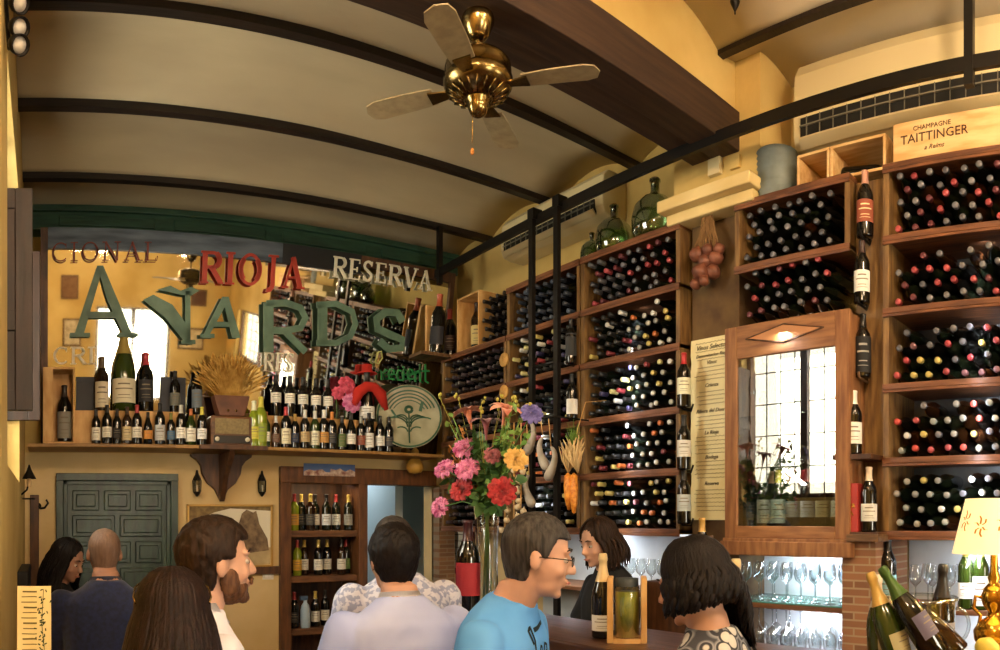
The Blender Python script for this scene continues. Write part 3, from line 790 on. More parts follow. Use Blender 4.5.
for i in range(n):
    y = cy1-.1-i*(cy1-cy0-.2)/(n-1)
    bottle('cabinet_bottle', '%s bottle inside the glazed cabinet, %s from left' % (LN[i], ORD[i]), (3.06, y, Z(-.045)), scale=.98, cap=caps[i], lab=labs[i], group='bottles on the floor of the glazed cabinet', face=(0, 0), glass=M_bblack, lz=(.03, .15) if i in (1, 2) else (.06, .14))
for i in range(6):
    y = cy1-.14-i*(cy1-cy0-.24)/5
    bottle('cabinet_bottle', 'dark bottle in the cabinet back row, %s from left' % ORD[i], (3.2, y, Z(-.045)), cap=caps[-i-1], lab='8a8a84', group='bottles on the floor of the glazed cabinet', face=(0, 0), glass=M_bblack)
# wine glasses: prototypes
def glass_mesh(name, m, h=.2, rb=.036, flip=False, n=16):
    b = new()
    pr = [(0,0),(.034,.001),(.034,.003),(.006,.008),(.0038,.02),(.0038,h*.45),(.01,h*.49),(rb*.8,h*.58),(rb,h*.7),(rb*.92,h*.87),(rb*.78,h)]
    lathe(b, pr, n); me = bpy.data.meshes.new(name); b.to_mesh(me); b.free(); me.materials.append(m); return me
GM = glass_mesh('wine_glass', M_drink)
def tumbler_mesh():
    b = new(); lathe(b, [(0,.006),(.028,.006),(.03,0),(.032,.002),(.037,.09)], 16); me = bpy.data.meshes.new('tumbler'); b.to_mesh(me); b.free(); me.materials.append(M_drink); return me
TM = tumbler_mesh()
def wineglass(loc, label, group, up=True, s=1):
    o = link('wine_glass', GM); o.location = loc; o.scale = (s, s, s)
    if not up: o.rotation_euler = (pi, 0, 0)
    return tag(o, label, 'wine glass', group)
for k, (y, nm) in enumerate([(2.06, 'left'), (1.86, 'middle'), (1.72, 'right')]):
    wineglass((3.12, y, Z(.526)), 'tall wine glass on the upper glass shelf of the cabinet, %s one' % nm, 'glasses on the upper shelf of the cabinet', s=1.1)
for k in range(4):
    o = link('tumbler', TM); o.location = (3.14, 2.09-k*.13, Z(.282)); tag(o, 'clear tumbler on the cabinet\'s lower glass shelf, %s from left' % ORD[k], 'glass', 'tumblers on the cabinet shelf')

# ------------------------------------------------------------- shelves of stemware below the racks
M_under = wood('under_board_wood', '5a3820', '7c5230', st=(8,1,8))
def shelves(nm, label, y0, y1, zs, litz):
    root = thing(nm, label, 'shelf unit', (3.25, (y0+y1)/2, 0))
    for z in zs:
        b = new(); box(b, (3.06, y0, z-.025), (XB, y1, z)); obj('shelf', b, M_under, root, .003)
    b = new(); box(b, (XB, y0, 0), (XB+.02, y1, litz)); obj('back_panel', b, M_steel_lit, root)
    return root
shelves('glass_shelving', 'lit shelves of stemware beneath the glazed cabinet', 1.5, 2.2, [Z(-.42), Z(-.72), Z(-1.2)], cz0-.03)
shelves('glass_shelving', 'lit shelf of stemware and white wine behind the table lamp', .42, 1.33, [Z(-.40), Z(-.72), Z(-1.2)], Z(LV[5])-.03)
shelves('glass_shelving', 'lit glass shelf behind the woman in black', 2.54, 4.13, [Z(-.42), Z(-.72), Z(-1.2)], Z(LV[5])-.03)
b = new(); box(b, (3.06, 1.5, Z(-.42)), (XB, 2.2, Z(-.412))); tag(obj('glass_mat', b, mat('green_glass_edge', '4f7a6c', .2)), 'green glass sheet lying on the stemware shelf below the cabinet', 'glass sheet')
led(1.5, 2.2, cz0-.035, 5, x=3.3); led(1.5, 2.2, Z(-.42)-.03, 4, x=3.3)
led(.42, 1.33, Z(LV[5])-.035, 4.5, x=3.3); led(.42, 1.33, Z(-.43), 3, x=3.3)
led(2.6, 4.1, Z(LV[5])-.035, 6, x=3.3)
for z, e in ((LV[4], 1.6), (LV[3], 1.6), (LV[2], 1.5)): led(2.56, 3.33, Z(z)-.03, e)
for z, e in ((LV[4], 2.0), (LV[3], 1.6), (LV[2], 1.0)): led(.45, 1.31, Z(z)-.03, e)
for z, e in ((LV[4], 1.2), (LV[3], .8)): led(3.4, 4.1, Z(z)-.03, e)
k = 0
for row, x in enumerate((3.13, 3.25)):
    for i in range(8):
        y = 2.13-i*.083-row*.02
        wineglass((x, y, Z(-.41)), 'upright wine glass on the green sheet below the cabinet, %s row, %s from left' % (('front', 'rear')[row], ORD[i]), 'stemware below the cabinet', s=.95)
for row, x in enumerate((3.13, 3.27)):
    for i in range(8):
        y = 2.13-i*.083-row*.02
        wineglass((x, y, Z(-.45)), 'upturned wine glass hanging under the lower board, %s row, %s from left' % (('front', 'rear')[row], ORD[i]), 'upturned stemware on the lowest visible shelf', up=False)
for i in range(5):
    o = link('tumbler', TM); o.location = (3.12, 2.16-.0-i*.075, Z(-.72)); tag(o, 'clear tumbler on the lowest shelf below the cabinet, %s from left' % ORD[i], 'glass', 'tumblers on the lowest shelf')
for row, x in enumerate((3.17, 3.29)):
    for i in range(6):
        wineglass((x, 1.2-i*.085-row*.02, Z(-.40)), 'wine glass on the shelf behind the bottle bucket, %s row, %s from left' % (('front', 'rear')[row], ORD[i]), 'stemware behind the bottle bucket', s=.95)
for i in range(7):
    wineglass((3.15, 3.15-i*.085, Z(-.42)), 'wine glass on the lit shelf right of the woman in black, %s from left' % ORD[i], 'stemware beside the woman in black', s=.95)

# bottle ledge at the right, with the two white wines and dark bottle
p = onX(410/3.82+780, 600, 3.08)
for nm, px, lab, g in (('white wine bottle with square white label under the lamp shade', 961, 'e4e4da', M_bmid), ('white wine bottle with long white label touching the lamp', 976, 'eeeee6', M_bmid)):
    q = onX(px, 605, 3.02); bottle('white_wine_bottle', nm, (3.1, q.y, Z(-.40)), lab=lab, glass=M_bmid, cap='8a8434', face=(0, 0), group='white wines beneath the lamp', lz=(.05, .12) if px == 961 else (.02, .15))
q = onX(888, 560, 3.1); bottle('standing_bottle', 'slim dark bottle with pale blue label beside the brick pillar', (3.1, q.y, Z(-.40)), cap='15120f', lab='7fb0b4', face=(0, 0), glass=M_bblack, scale=1.08)

# brick pillar
b = new(); box(b, (3.0, 1.33, 0), (3.4, 1.5, Z(-.10)))
o = struct('wall_brick_pillar', b, M_brick)
b = new(); box(b, (2.96, 1.3, Z(-.10)), (3.3, 1.46, Z(-.065))); struct('trim_16', b, M_rackY, bevel=.003)

# ------------------------------------------------------------- bottles mounted on the column and uprights
def ledgelet(y, z, x=3.04, w=.13):
    b = new(); box(b, (x-.05, y-w/2, z-.025), (3.16, y+w/2, z))
    return tag(obj('bracket_shelf', b, M_darkwood, bevel=.003), None, 'shelf')
def colbottle(px, py, label, x=3.07, hold=True, **k):
    q = onX(px, py, x)
    o = bottle('standing_bottle', label, (x, q.y, q.z), face=(0, 0), **k)
    return o, q
o, q = colbottle(865, 238, 'dark bottle with a bright picture label and torn foil on the column', cap='b98a78', lab='8f4a34', glass=M_bblack, scale=1.05, mark='e8d8a8', lz=(.06, .16)); q1 = q
o, q = colbottle(862, 304, 'dark bottle with white scribbled label at mid column', cap='3a2a28', lab='e2e2dc', glass=M_bblack, scale=1.0, lz=(.05, .15)); q2 = q
o, q = colbottle(863, 378, 'all-black bottle with thin white vertical script on the column', cap='141414', lab='1b1c1e', glass=M_bblack, scale=1.0, mark='9a9a96', lz=(.02, .19)); q3 = q
for qq, t in ((q1, 'small iron bracket under the picture-label bottle'), (q2, 'small iron bracket under the scribbled-label bottle'), (q3, 'small curved bracket under the all-black bottle')):
    b = new(); tube(b, [(3.15, qq.y, qq.z+.05), (3.12, qq.y, qq.z-.012), (3.07, qq.y, qq.z-.008), (3.03, qq.y, qq.z-.006), (3.02, qq.y, qq.z+.02)], .007, 8)
    tag(obj('bottle_bracket', b, M_rackY if qq is q3 else M_iron), t, 'bracket')
o, q = colbottle(854, 455, 'red wine bottle with white label and white capsule on the upper bracket shelf', x=3.03, cap='e8e6e0', lab='ecebe4', glass=M_bblack, lz=(.05, .15)); 
ledgelet(q.y-.01, q.z, 3.03, .2)['label'] = 'small wooden shelf under the white-capsuled bottle on the column'
o, q = colbottle(869, 532, 'black bottle with small white labels beside the red box', x=3.03, cap='d8c8b0', lab='d8d8d0', glass=M_bblack, lz=(.05, .13)); qb = q
ledgelet(q.y+.04, q.z, 3.03, .22)['label'] = 'small wooden shelf holding the red box and black bottle'
q = onX(853, 532, 3.03); t = thing('gift_box', 'red upright bottle box with gold lettering on the column shelf', 'box', (3.03, q.y, q.z))
b = new(); box(b, (2.99, q.y-.042, q.z), (3.08, q.y+.035, q.z+.225)); obj('carton', b, mat('red_carton', 'a3322c', .5), t, .003)
lettering('lettering', [('ZUR', .03, 0, .12, 0), ('BA', .03, 0, .085, 0)], (2.989, q.y-.003, q.z), (0, -1, 0), (0, 0, 1), M_gold, t)
# left racks' uprights
for px, py, lab, lb in ((571, 364, 'dark bottle with a long silvery sheen hung before the ladder rack', '303234'), (572, 419, 'white-labelled bottle hung on the upright right of the ladder', 'e8e8e4')):
    q = onX(px, py, 3.05); bottle('standing_bottle', lab, (3.05, q.y, q.z), face=(0, 0), lab=lb, cap='1a1a1a', glass=M_bblack, scale=.95, lz=(.03, .13) if py > 400 else (.05, .2), marks=False)
    b = new(); tube(b, [(3.1, q.y, q.z+.03), (3.09, q.y, q.z-.01), (3.03, q.y, q.z-.006), (3.01, q.y, q.z+.015)], .006, 6); tag(obj('bottle_bracket', b, M_iron), 'iron bracket under the %s' % ('sheeny dark bottle' if py < 400 else 'white-labelled bottle by the ladder'), 'bracket')
for px, py, lab, lb, cp in ((684, 408, 'red-capsuled bottle with cream label at the rack edge by the menu', 'd8dac0', 'a8262c'), (684, 470, 'bottle with a white and black drawn label at the menu-side rack edge', 'd6d6d0', '1c1c1c'), (684, 524, 'dark bottle with pale grey square label, lowest beside the menu', 'b8c4c8', '1c1c1c')):
    q = onX(px, py, 3.04); bottle('standing_bottle', lab, (3.04, q.y, q.z), face=(0, 0), lab=lb, cap=cp, glass=M_bblack, lz=(.07, .16))
    b = new(); tube(b, [(3.12, q.y, q.z+.03), (3.1, q.y, q.z-.01), (3.03, q.y, q.z-.006), (3.0, q.y, q.z+.015)], .006, 6); tag(obj('bottle_bracket', b, M_iron), 'iron bracket under the %s' % {408: 'red-capsuled bottle', 470: 'drawn-label bottle', 524: 'lowest bottle beside the menu'}[py], 'bracket')
# red-topped bottle left of menu top
q = onX(738, 320, 3.05)

# ------------------------------------------------------------- menu board
y0m, y1m = onX(691, 400, 3.15).y, onX(733, 400, 3.15).y
zt, zb_ = Z(1.0), Z(-.0)
mb = thing('menu_board', 'tall narrow parchment menu handwritten in dark ink beside the glazed cabinet', 'menu', (3.15, (y0m+y1m)/2, zb_))
b = new(); rr = random.Random(3)
pts = []
N = 24
for i in range(N+1): pts.append((3.15, y0m+rr.uniform(-.004, .004), zb_+(zt-zb_)*i/N))
for i in range(N+1): pts.append((3.15, y1m+rr.uniform(-.004, .004), zt-(zt-zb_)*i/N+ .02*0))
prism(b, pts, (.012, 0, 0)); obj('parchment', b, mat('menu_parchment', 'd8cc98', .85, col2='ece5bc', scale=3, lo=.3, hi=.7), mb)
yc = (y0m+y1m)/2; hh = zt-zb_
heads = [('Vinos Selectos', .95, .036), ('Denominacion Rioja', .905, .026), ('Vinos', .865, .03), ('Crianza', .74, .03), ('Ribera del Duero', .60, .03), ('La Rioja', .48, .03), ('Bodega', .345, .03), ('Reserva', .2, .03)]
lettering('lettering', [(t, s, 0, v*hh, .35) for t, v, s in heads], (3.148, yc, zb_), (0, -1, 0), (0, 0, 1), M_ink, mb)
b = new()
v = .93
def handline(b, yA, yB, z, a=.004):
    n = 26; pp = []
    for i in range(n+1):
        t = i/n; pp.append((yA+(yB-yA)*t, z + a*sin(i*2.1+z*90)*rr.uniform(.4, 1)))
    stroke(b, [(-y, zz) for y, zz in pp], .0022, lambda a_, c: Vector((3.1485, -a_, c)), (-.0006, 0, 0))
taken = [t[1] for t in heads]
i = 0
while i < 42:
    f = .975-i*.0225; i += 1
    if min(abs(f-t) for t in taken) < .018: continue
    w = (y0m-y1m)*rr.uniform(.28, .42); handline(b, yc+w, yc-w, zb_+f*hh)
obj('handwriting', b, M_ink, mb)

# onion braid
ob = thing('onion_braid', 'braid of brownish-red dried onions hanging over the menu', 'onions', (3.12, onX(706, 260, 3.12).y, Z(1.2)))
b = new(); rr = random.Random(4)
top = onX(708, 212, 3.1)
for k in range(26):
    e = onX(706+rr.uniform(-13, 13), 252+rr.uniform(-8, 8), 3.08); tube(b, [top+Vector((rr.uniform(-.01,.01), rr.uniform(-.03,.03), rr.uniform(0,.03))), (top+e)/2+Vector((0, rr.uniform(-.02,.02), 0)), e], [.003, .004, .004], 5)
obj('stalks', b, mat('dry_stalk', '7a5a34', .9), ob)
M_onion = mat('dry_onion_skin', '5c3424', .5, col2='7e4c38', scale=14, stretch=(3,3,.6))
for k, (px, py, s) in enumerate([(697, 255, .045), (706, 262, .047), (716, 258, .043), (700, 272, .046), (713, 272, .044), (696, 284, .034), (708, 250, .036), (704, 281, .03), (719, 249, .034)]):
    q = onX(px, py, 3.07+rr.uniform(-.02, .03)); b = new()
    lathe(b, [(0, -.9*s), (.5*s, -.82*s), (.95*s, -.3*s), (1*s, .1*s), (.7*s, .6*s), (.25*s, .95*s), (.08*s, 1.4*s), (0, 1.5*s)], 14, q, axis=(rr.uniform(-.3, .3), rr.uniform(-.4, .4), 1))
    obj('onion', b, M_onion, ob)

# ------------------------------------------------------------- things on top of the racks
q = onX(777, 188, 3.2); q.z = Z(LV[0])
pl = thing('zinc_pail', 'ribbed galvanized zinc drum standing on the rack by the pilaster', 'bucket', q)
b = new(); pr = [(0, 0), (.1, 0)]
for i in range(18):
    z = .004+i*.0138; pr.append((.103+(.006 if i in (3, 5, 12, 14, 16) else 0), z))
pr += [(.109, .25), (.109, .256), (.1, .256), (.1, .24), (0, .242)]
lathe(b, pr, 28, q); obj('drum', b, M_zinc, pl)
b = new(); tube(b, [q+Vector((0, .1, .235)), q+Vector((.0, .05, .275)), q+Vector((0, -.05, .275)), q+Vector((0, -.1, .235))], .003, 6); obj('handle', b, M_iron, pl)
def crate(name, label, lo, hi, m, openx=True, t=.014):
    root = thing(name, label, 'crate', ((lo[0]+hi[0])/2, (lo[1]+hi[1])/2, lo[2]))
    b = new(); box(b, lo, (hi[0], hi[1], lo[2]+t)); obj('bottom_board', b, m, root, .002)
    b = new(); box(b, (lo[0], lo[1], hi[2]-t), hi); obj('top_board', b, m, root, .002)
    sides = [((lo[0], lo[1]), (hi[0], lo[1]+t)), ((lo[0], hi[1]-t), (hi[0], hi[1]))] if openx else [((lo[0], lo[1]), (lo[0]+t, hi[1])), ((hi[0]-t, lo[1]), (hi[0], hi[1]))]
    for p, q in sides: b = new(); box(b, (p[0], p[1], lo[2]+t), (q[0], q[1], hi[2]-t)); obj('side_board', b, m, root, .002)
    p, q = ((hi[0]-t, lo[1]+t), (hi[0], hi[1]-t)) if openx else ((lo[0]+t, hi[1]-t), (hi[0]-t, hi[1]))
    b = new(); box(b, (p[0], p[1], lo[2]+t), (q[0], q[1], hi[2]-t)); obj('back_board', b, m, root, .002)
    return root
yA, yB = onX(800, 160, 3.15).y, onX(832, 160, 3.15).y
crate('wooden_crate', 'small open wooden crate standing next to the zinc drum', (3.12, yB, Z(LV[0])), (3.42, yA, Z(LV[0])+.17), M_pineY)
yC = onX(888, 150, 3.15).y
crate('wooden_crate', 'open wooden crate with a long bottle lying in it under the air conditioner', (3.12, yC, Z(LV[0])), (3.42, yB-.005, Z(LV[0])+.17), M_pineY)
bottle('lying_bottle', 'dark bottle lying inside the open crate under the air conditioner', (3.2, yB-.04, Z(LV[0])+.056), rot=(pi/2+.12, 0, 0), cap='1a1a1a', glass=M_bblack, lab='c8c8c0', scale=.95)
bottle('lying_bottle', 'second dark bottle lying deeper in the open crate', (3.3, yB-.05, Z(LV[0])+.056), rot=(pi/2+.1, 0, 0), cap='1a1a1a', glass=M_bblack, lab=None, scale=.95)
yD = onX(893, 150, 3.08).y
tc = thing('champagne_crate', 'pale closed wooden crate with burnt-in champagne lettering at the top right', 'crate', (3.25, yD-.25, Z(LV[0])))
b = new(); box(b, (3.08, yD-.52, Z(LV[0])), (3.42, yD, Z(LV[0])+.175)); obj('crate_box', b, M_pineY, tc, .004)
lettering('lettering', [('CHAMPAGNE', .03, .19, .135, 0), ('TAITTINGER', .058, .2, .09, 0), ('a Reims', .03, .2, .04, .4)], (3.079, yD, Z(LV[0])), (0, -1, 0), (0, 0, 1), mat('burnt_ink', '3a2010', .8), tc)
# demijohns
def demijohn(label, px, py, s, m, X=3.22):
    q = onX(px, py, X); q.z = Z(LV[0])
    root = thing('demijohn', label, 'demijohn', q, group='green glass demijohns on the rack')
    b = new(); lathe(b, [(0, .004), (.1, 0), (.125, .02), (.14, .08), (.142, .14), (.125, .21), (.08, .26), (.035, .285), (.027, .3), (.026, .36), (.034, .362), (.034, .376), (.024, .376), (.022, .3)], 28, q)
    for v in b.verts: v.co = q + (v.co-q)*s
    obj('glass_body', b, m, root)
    b = new(); lathe(b, [(0, .35), (.021, .35), (.024, .385), (0, .388)], 14, q)
    for v in b.verts: v.co = q + (v.co-q)*s
    obj('cork', b, mat('cork', '9c7444', .9), root); return root
demijohn('smallest green glass jug of the row, nearest the ladder rods', 592, 250, .55, M_demi)
demijohn('mid-sized grass-green demijohn with a narrow neck', 614, 240, .86, M_demi)
demijohn('largest pale green demijohn, next to the plaster ledge', 655, 225, 1.0, M_demi2)
# air conditioners
def aircon(label, ya, yb, z0, z1, d=.22):
    X1 = WX-.002; Xf = WX-d; root = thing('air_conditioner', label, 'air conditioner', (X1, (ya+yb)/2, z0))
    h = z1-z0; n = 10
    prof = [(X1, z0), (Xf+.08, z0), (Xf+.02, z0+.05*h), (Xf-.0, z0+.2*h), (Xf-.005, z0+.5*h), (Xf+.01, z0+.85*h), (Xf+.05, z1), (X1, z1)]
    b = new(); prism(b, [(x, ya, z) for x, z in prof], (0, yb-ya, 0)); obj('housing', b, M_acw, root, .008)
    s0, s1 = ya+.07, yb-.05
    b = new(); prism(b, [(Xf-.012, s0, z0+.36*h), (Xf-.012, s0, z0+.14*h), (Xf+.01, s0, z0+.06*h), (Xf+.02, s0, z0+.36*h)], (0, s1-s0, 0)); obj('air_slot', b, M_acb, root)
    b = new(); box(b, (Xf-.022, s0, z0+.26*h), (Xf-.012, s1, z0+.275*h))
    for i in range(16):
        y = s0+(s1-s0)*(i+.5)/16; box(b, (Xf-.02, y-.0018, z0+.14*h), (Xf-.01, y+.0018, z0+.36*h))
    obj('vane', b, M_acg, root)
    b = new(); prism(b, [(Xf-.02, s0, z0+.15*h), (Xf-.03, s0, z0+.12*h), (Xf+.0, s0, z0+.03*h), (Xf+.01, s0, z0+.05*h)], (0, s1-s0, 0)); obj('flap', b, M_acw, root)
    ym = (ya+yb)/2
    b = new(); box(b, (Xf-.012, ym+.0, z0+.5*h), (Xf-.004, ym+.22, z0+.55*h)); obj('display', b, M_acb, root)
    b = new(); box(b, (Xf-.008, ya+.02, z0+.47*h), (Xf-.003, yb-.02, z0+.475*h)); obj('seam', b, M_acg, root)
    return root
aircon('large cream air conditioner above the signed crate at the upper right', .55, 1.9, Z(1.895), Z(2.38))
aircon('cream air conditioner in the corner above the ladder rods', 3.3, 4.4, Z(1.97), Z(2.27))
bx('cable_box', (3.1, 2.28, Z(1.86)), (3.14, 2.36, Z(1.95)), M_acw, bevel=.004)['label'] = 'small cream junction box on the pilaster under the big beam'
bpy.data.objects['cable_box']['category'] = 'junction box'
# tall rail and ladder
RXX = 2.93
rl = thing('ladder_rail', 'black iron rail running along the racks below the ceiling', 'rail', (RXX, 2.5, Z(1.95)))
b = new(); box(b, (RXX-.012, .6, Z(1.905)), (RXX+.012, 4.86, Z(1.965))); obj('rail_bar', b, M_rail, rl)
for y, zt_ in ((4.8, 2.29), (.865, 2.37)):
    b = new(); box(b, (RXX-.018, y-.02, Z(1.84)), (RXX+.018, y+.02, Z(zt_))); obj('hanger', b, M_rail, rl)
la = thing('ladder', 'two black rods of a rail-hung ladder in front of the wine racks', 'ladder', (2.9, 3.5, Z(-1.6)))
LY = [onX(532, 300, 2.9).y, onX(557, 300, 2.9).y]
for y in LY:
    b = new(); box(b, (2.9-.014, y-.02, 0), (2.9+.014, y+.02, Z(1.96))); obj('rod', b, M_rail, la)
for i in range(9):
    z = Z(.98)-.33*i
    if z < .1: break
    b = new(); tube(b, [(2.9, LY[0], z), (2.9, LY[1], z)], .011, 8); obj('rung', b, M_rail, la)
for y in LY:
    b = new(); box(b, (2.885, y-.03, Z(1.93)), (2.96, y+.03, Z(2.0))); obj('hook', b, M_rail, la)
# crates, big bottles and bottle stack on the corner rack
zt1 = Z(LV[1])
yE, yF = onX(459, 320, 3.12).y, onX(481, 320, 3.12).y
crate('wooden_crate', 'upright open crate with a cream-labelled bottle on the corner rack', (3.1, yF, zt1), (3.4, yE, zt1+.43), M_pine)
bottle('magnum_bottle', 'dark magnum with a cream label standing in the upright crate', (3.2, (yE+yF)/2+.02, zt1+.014), scale=1.25, cap='2a1614', lab='cdb878', face=(0, 0), lz=(.03, .15), glass=M_bbrown)
for r in range(5):
    for i in range(4):
        y = yF-.06-i*.085-(r % 2)*.03; 
        o = bottle('stacked_bottle', 'dark bottle lying in the pile beside the upright crate, row %s up, %s from left' % (ORD[r], ORD[i]), (3.4, y, zt1+.04+r*.071), rot=(0, -pi/2, 0), cap='2c2624', glass=M_bblack, group='dark bottles piled on the corner rack')
q = onX(450, 345, 3.15); bottle('magnum_bottle', 'slim tall dark bottle with a red top standing before the corner', (3.15, q.y, zt1), scale=1.35, cap='8c2c24', lab='3a2a26', face=(0, 0), glass=M_bblack)
bx('gable_board', (2.95, 5.03, zt1-.0), (3.12, 5.06, zt1+.42), M_pine)['label'] = 'orange-brown upright board leaning behind the very large bottle'
bpy.data.objects['gable_board']['category'] = 'board'
bottle('magnum_bottle', 'very large dark bottle with an orange capsule, tilted in the corner by the mirror', (2.98, 4.93, zt1-.0), scale=1.6, rot=(0, R(4), R(-60)), cap='a04a2a', lab='24242a', marks=False, glass=M_bblack)
bx('corner_shelf', (2.8, 4.86, zt1-.025), (3.12, 5.06, zt1), M_rackY)['label'] = 'short corner shelf carrying the very large bottle'
bpy.data.objects['corner_shelf']['category'] = 'shelf'
# two wooden barrel-end roundels on the upright between corner rack and ladder rack
for k, (px, py) in enumerate([(505, 360), (505, 392)]):
    q = onX(px, py, 3.084); b = new(); lathe(b, [(0, 0), (.045, 0), (.05, .004), (.05, .014), (.04, .018), (.012, .018), (.01, .03), (0, .03)], 24, q, axis=(-1, 0, 0))
    for i in range(10): tube(b, [q+Vector((-.019, .015*cos(i*pi/5), .015*sin(i*pi/5))), q+Vector((-.019, .04*cos(i*pi/5), .04*sin(i*pi/5)))], .0018, 4)
    tag(obj('wooden_roundel', b, mat('roundel_wood', 'c09450', .6)), ('upper' if k == 0 else 'lower')+' round carved wooden disc on the rack upright', 'wooden disc', 'carved discs on the rack upright')
# ------------------------------------------------------------- ledge bottles
LZ = Z(.53); RZ = Z(.775)
def ledge_b(px, label, y=5.02, top=None, zz=None, h=None, **k):
    x = y*tan(th(px)); zz = LZ if zz is None else zz
    if top is not None:
        r = math.hypot(x, y); h = (Y0-top)/F*r + EYE - zz
        k['scale'] = h/(.32 if k.get('shape') == 'champagne' else .3)
    return bottle(k.pop('name', 'standing_bottle'), label, (x, y, zz), face=(0, 0), **k)
W_, BG = 'e6e2d4', 'c9b68c'
front = [(96,409,W_,'1c1a18','bordeaux',M_bblack,'white-labelled bottle first in the front row right of the pine crate'),
 (107,405,'e0dccc','1c1a18','bordeaux',M_bblack,'white-labelled bottle second in the front row under the first magnum'),
 (117,409,'2a2626','241a18','bordeaux',M_bblack,'plain dark bottle before the big champagne magnum, left side'),
 (127,407,BG,'3c2c20','bordeaux',M_bbrown,'beige-labelled bottle directly before the champagne magnum'),
 (137,405,'dcd6c4','a8343a','bordeaux',M_bblack,'red-capped white-labelled bottle in the left front row'),
 (148,412,'cf8a3c','1c1a18','burgundy',M_bblack,'sloping-shouldered bottle with small orange label on the left ledge'),
 (160,403,'b8b8b4','1c1a18','bordeaux',M_bblack,'black bottle with small silver print in the left front row'),
 (171,413,'4a6a84','7a7a3c','bordeaux',M_bblack,'blue-labelled bottle in the left front row'),
 (181,405,'e8e6dc','c8c8bc','bordeaux',M_bblack,'bottle with a white collar label before the black boxes'),
 (191,409,'e6e0d0','b86a3c','burgundy',M_bmid,'bottle with broad cream label and orange cap, left group'),
 (202,407,'e8e8e4','c9c04a','bordeaux',M_bblack,'yellow-capped bottle with tall white label nearest the radio'),
 (254,401,'c9c04a','e8e8c8','bordeaux',M_bpale,'yellow-green bottle immediately right of the radio'),
 (261,397,'8a9a34','c9c04a','bordeaux',M_bpale,'yellow-green bottle with yellow top, second right of the radio'),
 (266,412,'dcdccc','a85a2c','bordeaux',M_bmid,'short green bottle with small white label right of the radio'),
 (276,416,'6a4a3a','c8c8c0','bordeaux',M_bbrown,'brown-labelled bottle in the right front row'),
 (286,407,'d8d0b0','a8343a','bordeaux',M_bblack,'red-capped bottle with narrow cream band, right front row'),
 (295,414,'26304a','a8803c','bordeaux',M_bblack,'dark blue labelled bottle in the right front row'),
 (305,410,'b8a074','c8c8c0','bordeaux',M_bblack,'bottle with tan square label in the right front row'),
 (315,411,'d8d4b8','c8c8bc','bordeaux',M_bmid,'greenish bottle with pale label in the right front row'),
 (324,410,'c8924c','e0dcd0','bordeaux',M_bblack,'bottle with amber label in the right front row'),
 (332,412,'3a3a3c','c8803c','bordeaux',M_bblack,'plain dark orange-capped bottle in the right front row'),
 (342,416,'5a6a3c','2a2a2a','bordeaux',M_bblack,'bottle with green label under the pink flowers'),
 (351,413,'e0dcd0','2a2420','burgundy',M_bblack,'wide bottle with white square label under the flowers'),
 (361,416,'8a4a3a','8a8a80','bordeaux',M_bblack,'bottle with striped reddish label in the right front row'),
 (369,413,'e2e0da','1c1a18','bordeaux',M_bblack,'bottle with tall white label below the red-dressed bottle'),
 (380,416,'e2e0da','1c1a18','bordeaux',M_bblack,'slim bottle with narrow white label near the round plate'),
 (389,417,'3c3c40','1c1a18','bordeaux',M_bblack,'last dark bottle of the front row against the round plate')]
for i, (px, top, lab, cp, sh, gl, tx) in enumerate(front):
    ledge_b(px, tx, y=5.02, top=top, lab=lab, cap=cp, shape=sh, glass=gl, lz=(.05, .13) if i % 3 else (.03, .14), group='front row of bottles on the ledge')
M_champ = mat('champagne_green_glass', '2c3a10', .1, spec=.6, coat=.4)
for px, top, lab, cp, sh, gl, tx, lz in [
 (102,357,'dcd2b8','6a5a44','bordeaux',M_bbrown,'tall magnum with a large cream label left of the champagne magnum',(.02,.16)),
 (124,327,'d8d0b4','a8924c','champagne',M_champ,'huge green champagne magnum with gold foil neck before the window reflection',(.03,.12)),
 (146,353,'2c2a2c','a8303a','bordeaux',M_bblack,'large black magnum with a red wax top',(.05,.16)),
 (175,371,'6a6a60','1c1a18','bordeaux',M_bblack,'bottle with a picture label standing before a black box',(.05,.14)),
 (197,372,'6a747c','1c1a18','bordeaux',M_bblack,'black bottle with slate-grey label behind the front row by the wheat',(.04,.17))]:
    ledge_b(px, tx, y=5.14, top=top, zz=RZ, lab=lab, cap=cp, shape=sh, glass=gl, lz=lz, name='magnum_bottle' if px < 150 else 'standing_bottle')
for i, px in enumerate([276, 290, 303, 316, 328]):
    ledge_b(px, 'tall white-labelled dark bottle on the raised right-hand riser, %s from left' % ORD[i], y=5.14, top=375+i*1.2, zz=RZ, lab='e4e0d2', cap='1c1a18', glass=M_bblack, lz=(.1, .17), group='white-labelled bottles on the right riser')
# dressed bottle
o = ledge_b(367, 'dark white-labelled bottle wearing a red felt hat and red scarf', y=5.12, top=371, zz=Z(.7), lab='e4e4de', cap='1c1a18', glass=M_bblack, lz=(.06, .12))
c = o.location; s = o.scale[0]; M_felt = mat('red_felt', 'b8281c', .9)
b = new(); lathe(b, [(.05, .285), (.05, .29), (.028, .295), (.026, .33), (0, .335)], 16, c); 
for v in b.verts: v.co = c + (v.co-c)*s
obj('hat', b, M_felt, o)
b = new(); tube(b, [c+Vector(p)*s for p in ((-.085, -.02, .12), (-.06, -.03, .185), (-.02, -.035, .215), (.02, -.035, .215), (.06, -.03, .185), (.095, -.02, .11))], [.018*s, .03*s, .026*s, .026*s, .03*s, .014*s], 10); obj('scarf', b, M_felt, o)
bx('bottle_plinth', (c.x-.05, 5.07, LZ), (c.x+.05, 5.17, Z(.7)), M_darkwood)['label'] = 'small dark block lifting the red-hatted bottle above its neighbours'
bpy.data.objects['bottle_plinth']['category'] = 'block'
